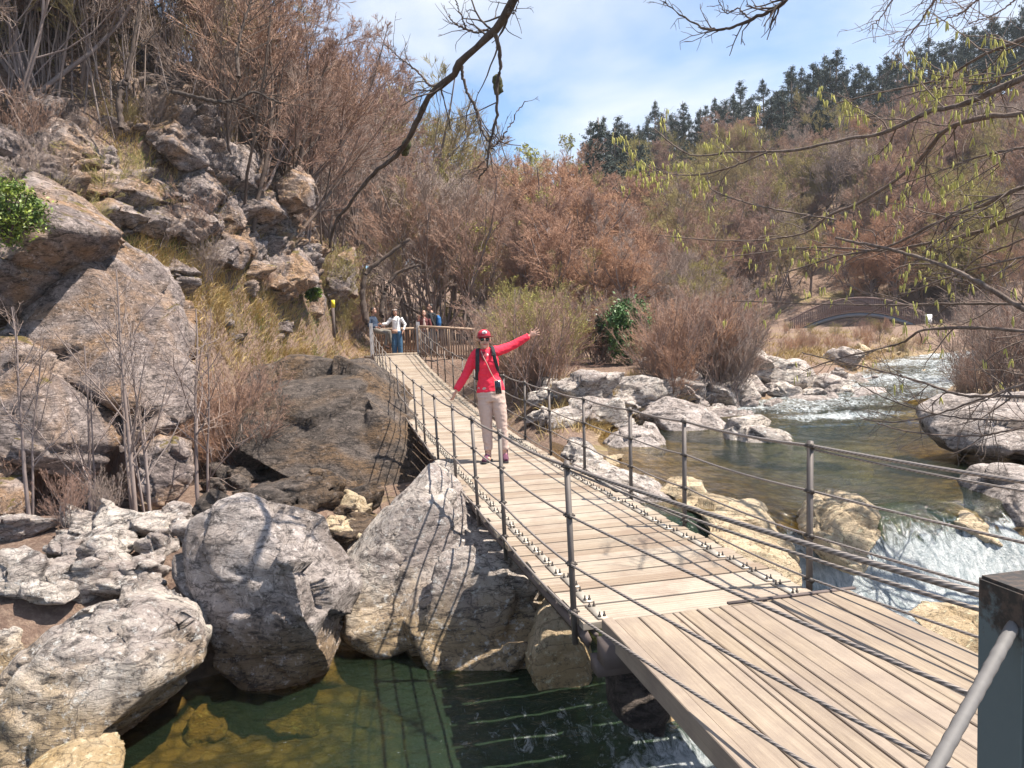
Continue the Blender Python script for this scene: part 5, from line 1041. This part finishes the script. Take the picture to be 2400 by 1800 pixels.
def head(g, c, yaw=0, sx=1.0):
    c = np.array(c, float); cy, sy = math.cos(yaw), math.sin(yaw); Rm = np.array([[cy, -sy, 0], [sy, cy, 0], [0, 0, 1]])
    def q(v): return c + Rm @ np.array(v, float)
    g.ell(q((0, .012, .03)), (.074 * sx, .092, .098), Rm); g.ell(q((0, -.018, -.035)), (.060 * sx, .070, .082), Rm)
    g.ell(q((0, -.062, -.092)), (.028, .026, .024), Rm)
    g.ell(q((0, -.096, -.012)), (.013, .020, .026), Rm); g.ell(q((0, -.102, -.026)), (.016, .014, .011), Rm)
    for s_ in (-1, 1):
        g.ell(q((s_ * .076 * sx, .012, -.005)), (.010, .018, .030), Rm); g.ell(q((s_ * .034, -.072, -.035)), (.026, .022, .022), Rm)
    g.tube([q((-.024, -.082, -.058)), q((0, -.090, -.062)), q((.024, -.082, -.058))], .0075, 8)
    return q, Rm
def face(parent, q, Rm, lips=True, eyes=True):
    if eyes:
        for s_ in (-1, 1): g = Geo(); g.ell(q((s_ * .031, -.082, .004)), (.013, .008, .008), Rm, 10, 7); link('eye', g.mesh('eye', simple('eye_dark', (.05, .035, .03), .3)), parent)
    g = Geo(); g.tube([q((-.026, -.088, -.055)), q((0, -.0985, -.062)), q((.026, -.088, -.055))], [.004, .007, .004], 7); link('mouth', g.mesh('mouth', simple('lips', (.42, .10, .10), .5)), parent)

# the woman on the bridge: feet, then up (x right in the picture, -y towards the camera)
s_w = 5.45; wp = BP(s_w, .70); woman = tag(empty('person', wp), 'person in bright red top and beige trousers waving from the middle of the bridge', 'person'); WO = woman
WY = .0
def W(x, z, y=0.0): return np.array([x, y, z])
hc = W(-.085, 1.60, -.03)
def body(g):
    global qh, Rh
    qh, Rh = head(g, hc, .12)
    g.tube([W(-.08, 1.40, .015), W(-.082, 1.48, .005), W(-.085, 1.55, -.01)], [.058, .052, .055], 12)
    g.tube([W(-.03, .86), W(-.035, 1.0), W(-.06, 1.15), W(-.075, 1.30), W(-.08, 1.42)], [[.16, .10], [.135, .09], [.12, .085], [.15, .095], [.10, .07]], 14, flat=(1, 0, 0))
    g.tube([W(-.21, 1.40), W(-.325, 1.18, .02), W(-.465, .955, -.07)], [.042, .034, .024], 10)
    g.tube([W(.05, 1.43), W(.265, 1.50, .10), W(.50, 1.625, .13)], [.042, .034, .022], 10)
    g.tube([W(-.11, .86), W(-.09, .45), W(-.085, .07)], [.075, .05, .034], 10); g.tube([W(.06, .86), W(.105, .45), W(.13, .07)], [.075, .05, .034], 10)
    for x in (-.085, .13): g.tube([W(x, .05, .05), W(x, .045, -.12)], [.035, .03], 8)
    hand(g, W(-.468, .950, -.072), (-.45, -.25, -.9), (-.35, -.9, 0), 1.0, .1, .55)
    hand(g, W(.505, 1.628, .13), (.93, .0, .42), (-.38, -.1, .9), 1.0, .38, -.12)
part(woman, 'body', body, M_SKIN, .0065, 2); face(woman, qh, Rh, True, False)
def jacket(g):
    g.tube([W(-.025, .925), W(-.028, .97), W(-.045, 1.10), W(-.065, 1.22), W(-.075, 1.33), W(-.082, 1.42), W(-.082, 1.47)], [[.185, .125], [.178, .12], [.142, .105], [.155, .115], [.165, .112], [.135, .085], [.075, .065]], 16, flat=(1, 0, 0))
    g.ell(W(-.125, 1.285, -.07), (.065, .055, .06)); g.ell(W(-.015, 1.285, -.07), (.065, .055, .06))
    g.tube([W(-.15, 1.43, .01), W(-.215, 1.395, .01), W(-.27, 1.29, .015), W(-.33, 1.17, .02), W(-.40, 1.06, -.03), W(-.462, .965, -.07)], [.068, .068, .058, .053, .048, .040], 14)
    g.tube([W(-.02, 1.43, .01), W(.05, 1.44, .02), W(.15, 1.462, .06), W(.265, 1.50, .10), W(.38, 1.56, .12), W(.495, 1.622, .13)], [.068, .070, .060, .054, .048, .038], 14)
M_RED = cloth('red_fleece', (.78, .025, .065)); part(woman, 'jacket', jacket, M_RED, .009, 2, (.008, 11, 5))
def trousers(g):
    g.tube([W(-.028, 1.0), W(-.024, .90), W(-.02, .80)], [[.165, .108], [.180, .122], [.170, .118]], 16, flat=(1, 0, 0))
    g.tube([W(-.105, .86), W(-.10, .70), W(-.092, .47), W(-.088, .30), W(-.086, .155)], [[.092, .105], [.090, .098], [.066, .075], [.058, .064], [.052, .058]], 14, flat=(1, 0, 0)); g.tube([W(.06, .86), W(.08, .70), W(.105, .47), W(.118, .30), W(.13, .155)], [[.092, .105], [.090, .098], [.066, .075], [.058, .064], [.052, .058]], 14, flat=(1, 0, 0))
part(woman, 'trousers', trousers, cloth('beige_trousers', (.52, .39, .34)), .010, 2, (.010, 8, 8))
M_SHOE = cloth('plum_hiking_shoe', (.095, .03, .06)); M_SOLE = simple('dark_sole', (.03, .028, .03), .8)
for x, a in ((-.088, -.35), (.132, .08)):
    dx = math.sin(a); q_ = part(woman, 'shoe', lambda g: (g.tube([W(x - dx * -.06, .055, .07), W(x + dx * .02, .06, .0), W(x + dx * .10, .05, -.10), W(x + dx * .17, .038, -.17)], [[.036, .045], [.042, .05], [.044, .036], [.03, .024]], 12, flat=(1, 0, 0)), g.tube([W(x, .05, .03), W(x, .12, .02), W(x, .175, .015)], [.042, .043, .044], 12)), M_SHOE, .009, 2)
    part(q_, 'sole', lambda g: g.tube([W(x + dx * -.08, .012, .085), W(x, .012, 0), W(x + dx * .18, .012, -.185)], [[.038, .012], [.046, .012], [.034, .012]], 10, flat=(1, 0, 0)), M_SOLE, None)
    part(q_, 'lace', lambda g: [g.tube([W(x + dx * k_ - .022, .105 - k_ * .35, -k_ - .015), W(x + dx * k_ + .022, .105 - k_ * .35, -k_ - .015)], .004, 5) for k_ in (.02, .045, .07)] and None, simple('pink_lace', (.62, .22, .42), .8), None)['kind'] = 'stuff'
# cap with brim and white badge
def cap(g):
    g.ell(qh((0, .012, .055)), (.086, .104, .078), Rh, 18, 11)
cp = part(woman, 'cap', cap, cloth('red_cap', (.42, .02, .045)), .008, 2)
part(cp, 'brim', lambda g: g.tube([qh((-.085, -.06, .036)), qh((-.05, -.135, .040)), qh((0, -.158, .042)), qh((.05, -.135, .040)), qh((.085, -.06, .036))], np.array([[.007, .036]] * 5), 8, flat=(0, 0, 1)), cloth('dark_red_brim', (.12, .012, .02)), None)
part(cp, 'badge', lambda g: g.ell(qh((0, -.072, .088)), (.034, .020, .026), Rh), simple('white_badge', (.78, .76, .76), .6, .05), None)
part(cp, 'badge_print', lambda g: g.ell(qh((.002, -.091, .088)), (.014, .004, .012), Rh), simple('badge_print', (.22, .20, .21), .6, .2), None)
sg = tag(empty('sunglasses', (0, 0, 0)), 'dark round sunglasses worn by the person in red', 'sunglasses'); sg.location = wp
for s_ in (-1, 1): part(sg, 'lens', lambda g: g.ell(qh((s_ * .033, -.094, .002)), (.027, .008, .023), Rh), simple('dark_lens', (.012, .014, .016), .12), None)
part(sg, 'frame', lambda g: (g.tube([qh((-.012, -.10, .006)), qh((.012, -.10, .006))], .004, 6), g.tube([qh((-.058, -.085, .008)), qh((-.082, .0, .012))], .004, 6), g.tube([qh((.058, -.085, .008)), qh((.082, .0, .012))], .004, 6)), M_SOLE, None)
part(woman, 'hair', lambda g: (g.ell(qh((0, .05, -.02)), (.078, .062, .085), Rh), g.tube([qh((.0, .10, -.02)), qh((.0, .12, -.12)), qh((.01, .10, -.20))], [.03, .03, .012], 8)), simple('brown_hair', (.06, .035, .022), .6), .010, 2)
part(woman, 'neck_scarf', lambda g: [g.tube([np.array(hc) + np.array([math.cos(a) * .075, math.sin(a) * .072 + .02, -.155 - .022 * (math.sin(a) < -.2) + dz]) for a in np.linspace(0, 6.28, 20)], .024, 8, caps=False) for dz in (.012, -.025)] and None, cloth('white_print_scarf', (.72, .64, .64), .4), .009, 2)
part(woman, 'scarf_front', lambda g: g.tube([W(-.10, 1.44, -.085), W(-.095, 1.38, -.115), W(-.09, 1.33, -.125)], [[.05, .012], [.045, .014], [.02, .01]], 10, flat=(1, 0, 0)), cloth('dark_red_scarf', (.22, .02, .035), .5), .008, 2)
bp = tag(empty('backpack', (0, 0, 0)), 'black backpack worn by the person in red', 'backpack'); bp.location = wp
M_BLK = cloth('black_strap', (.018, .022, .028))
for pl in (([(-.15, 1.475, .06), (-.172, 1.48, -.03), (-.175, 1.42, -.115), (-.178, 1.33, -.132), (-.185, 1.22, -.10), (-.195, 1.08, -.02)]), ([(-.005, 1.495, .06), (.015, 1.50, -.02), (.03, 1.44, -.105), (.045, 1.35, -.115), (.065, 1.25, -.085), (.085, 1.1, -.0)])):
    part(bp, 'strap', lambda g: g.tube(smooth_line([(a, c_, b) for a, b, c_ in pl], 18), np.array([[.026, .009]] * 18), 8, flat=(1, 0, 0)), M_BLK, None)
part(bp, 'bag', lambda g: g.tube([W(-.06, 1.03, .17), W(-.06, 1.15, .19), W(-.065, 1.35, .19), W(-.07, 1.47, .16)], [[.13, .07], [.15, .09], [.14, .09], [.09, .05]], 14, flat=(1, 0, 0)), M_BLK, .015, 3)
part(bp, 'buckle', lambda g: g.box(W(.022, 1.40, -.118), (.018, 0, 0), (0, .006, 0), (0, 0, .014)), M_SOLE, None)
ph = tag(empty('phone', (0, 0, 0)), 'black phone hanging on a lanyard against the red top', 'phone'); ph.location = wp
pc_ = W(.075, .985, -.150)
part(ph, 'case', lambda g: g.box(pc_, (.041, .0, .003), (0, .006, 0), (-.006, 0, .088)), simple('tan_phone_case', (.55, .42, .36), .5), None)
part(ph, 'screen', lambda g: g.box(pc_ + np.array([0, -.0085, 0]), (.036, 0, .0026), (0, .003, 0), (-.0055, 0, .083)), simple('dark_screen', (.008, .014, .022), .1), None)
part(ph, 'lanyard', lambda g: g.tube(smooth_line([W(-.13, 1.46, -.08), W(-.10, 1.38, -.125), W(-.06, 1.30, -.152), W(-.02, 1.20, -.150), W(.03, 1.10, -.14), W(.065, 1.075, -.148)], 24), .005, 6), simple('beige_lanyard', (.48, .33, .27), .7), None)

# the four people at the far landing
def figure(label, loc, h, torso, legs, arms, headp, cols, hair_kind, yaw=0.0, shoes=True, lean=0.0, skirtish=1.0):
    """joints in units of standing height 1.7; cols: top, trousers, hair, shoe"""
    o = tag(empty('person', loc), label, 'person'); sc_ = h / 1.7; o.scale = (sc_,) * 3; st = {}
    def bd(g):
        st['q'], st['R'] = head(g, headp, yaw); hp = np.array(headp); nk = np.array(torso[-1]); g.tube([nk, nk * .4 + hp * .6 + np.array([0, .01, -.05])], [.05, .05], 10)
        g.tube(torso, [[.14, .09], [.12, .085], [.14, .09], [.08, .06]][:len(torso)], 12, flat=st['R'][:, 0])
        for L_ in legs: g.tube(L_, [.07, .05, .035, .03][:len(L_)], 9)
        for A in arms:
            g.tube(A, [.042, .034, .024], 9); hand(g, A[-1], np.array(A[-1]) - np.array(A[-2]), (0, -.3, 1), 1.05, .12, .3)
    part(o, 'body', bd, M_SKIN2, .012, 2)
    part(o, 'top', lambda g: (g.tube(torso, [[.165, .115], [.15, .11], [.17, .115], [.09, .075]][:len(torso)], 14, flat=st['R'][:, 0]), [g.tube([np.array(A[0]), np.array(A[1]), np.array(A[1]) * .12 + np.array(A[2]) * .88], [.068, .055, .044], 12) for A in arms]), cloth('top_' + label[:24], cols[0]), .014, 3, (.007, 12, 3))
    part(o, 'trousers', lambda g: ([g.tube([np.array(L_[0])] + [np.array(p_) for p_ in L_[1:3]], [.10, .075 * skirtish, .062 * skirtish], 12) for L_ in legs], g.tube([np.array(torso[0]) + np.array([0, 0, .06]), np.array(torso[0]) - np.array([0, 0, .07])], [[.16, .11], [.155, .115]], 12, flat=st['R'][:, 0])), cloth('legs_' + label[:24], cols[1]), .014, 3, (.005, 10, 4))
    for L_ in legs:
        e = np.array(L_[-1]); k_ = np.array(L_[-2]); part(o, 'shoe', lambda g: g.tube([k_ + (e - k_) * .1 + np.array([0, 0, -.03]), k_ + (e - k_) * .6 + np.array([0, 0, -.045]), e + np.array([0, 0, -.03])], [.045, .046, .03], 10), cloth('shoe_' + label[:20], cols[3]), .012, 2)
    q = st['q']; Rm = st['R']
    if hair_kind == 'short': part(o, 'hair', lambda g: (g.ell(q((0, .03, .055)), (.080, .088, .080), Rm), g.ell(q((0, .06, .0)), (.072, .055, .07), Rm)), simple('hair_' + label[:16], cols[2], .7), .012, 2)
    else: part(o, 'hair', lambda g: (g.ell(q((0, .03, .05)), (.084, .092, .085), Rm), [g.tube([q((sx * .065, .03, .05)), q((sx * .085, .02, -.08)), q((sx * .08, .0, -.22))], [.035, .035, .02], 9) for sx in (-1, 1)], g.tube([q((0, .08, .02)), q((0, .09, -.15)), q((0, .08, -.25))], [.07, .06, .03], 10)), simple('hair_' + label[:16], cols[2], .7), .012, 2)
    face(o, q, Rm); return o, q, Rm
V3 = lambda *a: np.array(a, float)
# seated man on the rail
m1p = PX(884, 790, 27.2); m1p[2] = zf
seat = .82
man, q1, R1 = figure('person in navy jacket and grey trousers perched on the rail at the left far tower', m1p, 1.78, [V3(-.06, 0, seat + .05), V3(-.10, .02, seat + .22), V3(-.14, .03, seat + .42), V3(-.13, .02, seat + .52)], [[V3(-.02, -.08, seat + .04), V3(.36, -.18, seat - .08), V3(.30, -.22, seat - .48), V3(.44, -.28, seat - .54)], [V3(-.02, .08, seat + .04), V3(.42, .0, seat - .02), V3(.46, .02, seat - .42), V3(.62, .0, seat - .48)]],
    [[V3(-.20, -.14, seat + .47), V3(-.22, -.22, seat + .20), V3(.04, -.26, seat + .14)], [V3(-.10, .18, seat + .47), V3(.0, .24, seat + .22), V3(.16, .12, seat + .18)]], V3(-.08, 0, seat + .70), ((.03, .05, .09), (.17, .155, .14), (.03, .025, .025), (.05, .045, .045)), 'short', 1.15)
wj = PX(932, 830, 26.9); wj[2] = zf
wom, q2, R2 = figure('person in white jacket and blue jeans holding out a hand', wj, 1.62, [V3(0, 0, .88), V3(0, 0, 1.08), V3(.0, .0, 1.30), V3(0, 0, 1.42)], [[V3(-.08, 0, .88), V3(-.10, 0, .46), V3(-.11, .0, .06), V3(-.13, -.16, .05)], [V3(.08, 0, .88), V3(.10, 0, .46), V3(.11, 0, .06), V3(.13, -.16, .05)]],
    [[V3(-.17, 0, 1.36), V3(-.34, -.05, 1.17), V3(-.52, -.12, 1.16)], [V3(.17, 0, 1.36), V3(.32, .02, 1.12), V3(.26, -.10, .90)]], V3(-.04, -.01, 1.58), ((.74, .74, .76), (.035, .10, .19), (.03, .022, .02), (.35, .30, .28)), 'long', .5, skirtish=1.35)
part(wom, 'headscarf', lambda g: g.tube([q2((math.cos(a) * .086, math.sin(a) * .10 + .012, .085)) for a in np.linspace(0, 6.28, 18)], np.array([[.016, .010]] * 18), 6, caps=False), cloth('patterned_scarf', (.42, .38, .36), .7), None)
hbag = tag(empty('shoulder_bag', wj), 'small tan shoulder bag carried by the person in white', 'bag')
part(hbag, 'pouch', lambda g: g.box((-.05, -.15, .84), (.10, 0, 0), (0, .03, 0), (0, 0, .065)), cloth('tan_leather', (.36, .22, .16)), None); part(hbag, 'strap', lambda g: g.tube([(.0, -.14, .90), (.05, -.13, 1.1), (.07, -.08, 1.32), (.05, .05, 1.36)], .008, 6), M_BLK, None)
w2 = PX(998, 840, 28.0); w2[2] = zf - .05
wom2, q3, R3_ = figure('person with long dark hair in a maroon vest behind the pole fence', w2, 1.62, [V3(0, 0, .88), V3(0, 0, 1.08), V3(.0, .0, 1.30), V3(0, 0, 1.42)], [[V3(-.08, 0, .88), V3(-.09, 0, .46), V3(-.09, 0, .06), V3(-.1, -.16, .05)], [V3(.08, 0, .88), V3(.09, 0, .46), V3(.09, 0, .06), V3(.1, -.16, .05)]],
    [[V3(-.17, 0, 1.36), V3(-.26, -.06, 1.12), V3(-.20, -.14, 1.36)], [V3(.17, 0, 1.36), V3(.24, .0, 1.10), V3(.12, -.12, 1.0)]], V3(.0, -.01, 1.58), ((.14, .035, .035), (.10, .10, .12), (.05, .025, .018), (.1, .1, .1)), 'long', .0)
part(wom2, 'blouse', lambda g: g.tube([V3(0, -.085, .95), V3(.01, -.10, 1.15), V3(0, -.085, 1.38)], [[.05, .03], [.06, .035], [.045, .03]], 10, flat=(1, 0, 0)), cloth('cream_blouse', (.62, .48, .42)), .012, 2)
m2 = PX(1016, 838, 28.4); m2[2] = zf
man2, q4, R4_ = figure('person in black jacket with blue backpack behind the pole fence', m2, 1.80, [V3(0, 0, .88), V3(0, 0, 1.08), V3(.0, .0, 1.30), V3(0, 0, 1.42)], [[V3(-.06, -.08, .88), V3(-.06, -.09, .46), V3(-.06, -.1, .06), V3(-.22, -.12, .05)], [V3(.06, .08, .88), V3(.06, .09, .46), V3(.06, .1, .06), V3(-.10, .12, .05)]],
    [[V3(-.06, -.17, 1.36), V3(.02, -.24, 1.10), V3(.12, -.22, .88)], [V3(.06, .17, 1.36), V3(.1, .22, 1.10), V3(-.05, .24, .92)]], V3(-.05, 0, 1.59), ((.012, .014, .018), (.05, .05, .06), (.02, .016, .015), (.05, .05, .05)), 'short', -1.1)
bk = tag(empty('backpack', m2), 'blue backpack on the back of the person in black', 'backpack')
part(bk, 'bag', lambda g: g.tube([V3(.22, .05, .95), V3(.24, .05, 1.1), V3(.24, .05, 1.28), V3(.20, .05, 1.38)], [[.11, .08], [.14, .10], [.13, .09], [.08, .05]], 12, flat=(0, 1, 0)), cloth('blue_nylon', (.02, .12, .32)), .014, 2)
part(bk, 'strap', lambda g: g.tube([V3(.2, -.1, 1.36), V3(.05, -.15, 1.44), V3(-.10, -.14, 1.3), V3(-.06, -.17, 1.05), V3(.15, -.12, .98)], .014, 6), M_BLK, None)

# ------------------------------------------------------------------ thin valley air
g = Geo(); g.box((0, 195, 40), (540, 0, 0), (0, 225, 0), (0, 0, 110)); hm = bpy.data.materials.new('haze'); hm.use_nodes = True; ht = hm.node_tree; ht.nodes.clear()
ho = ht.nodes.new('ShaderNodeOutputMaterial'); hv = ht.nodes.new('ShaderNodeVolumePrincipled'); hv.inputs['Color'].default_value = (.80, .86, .95, 1); hv.inputs['Density'].default_value = .00045; ht.links.new(hv.outputs[0], ho.inputs['Volume'])
tag(link('haze', g.mesh('haze', hm, False)), kind='stuff')
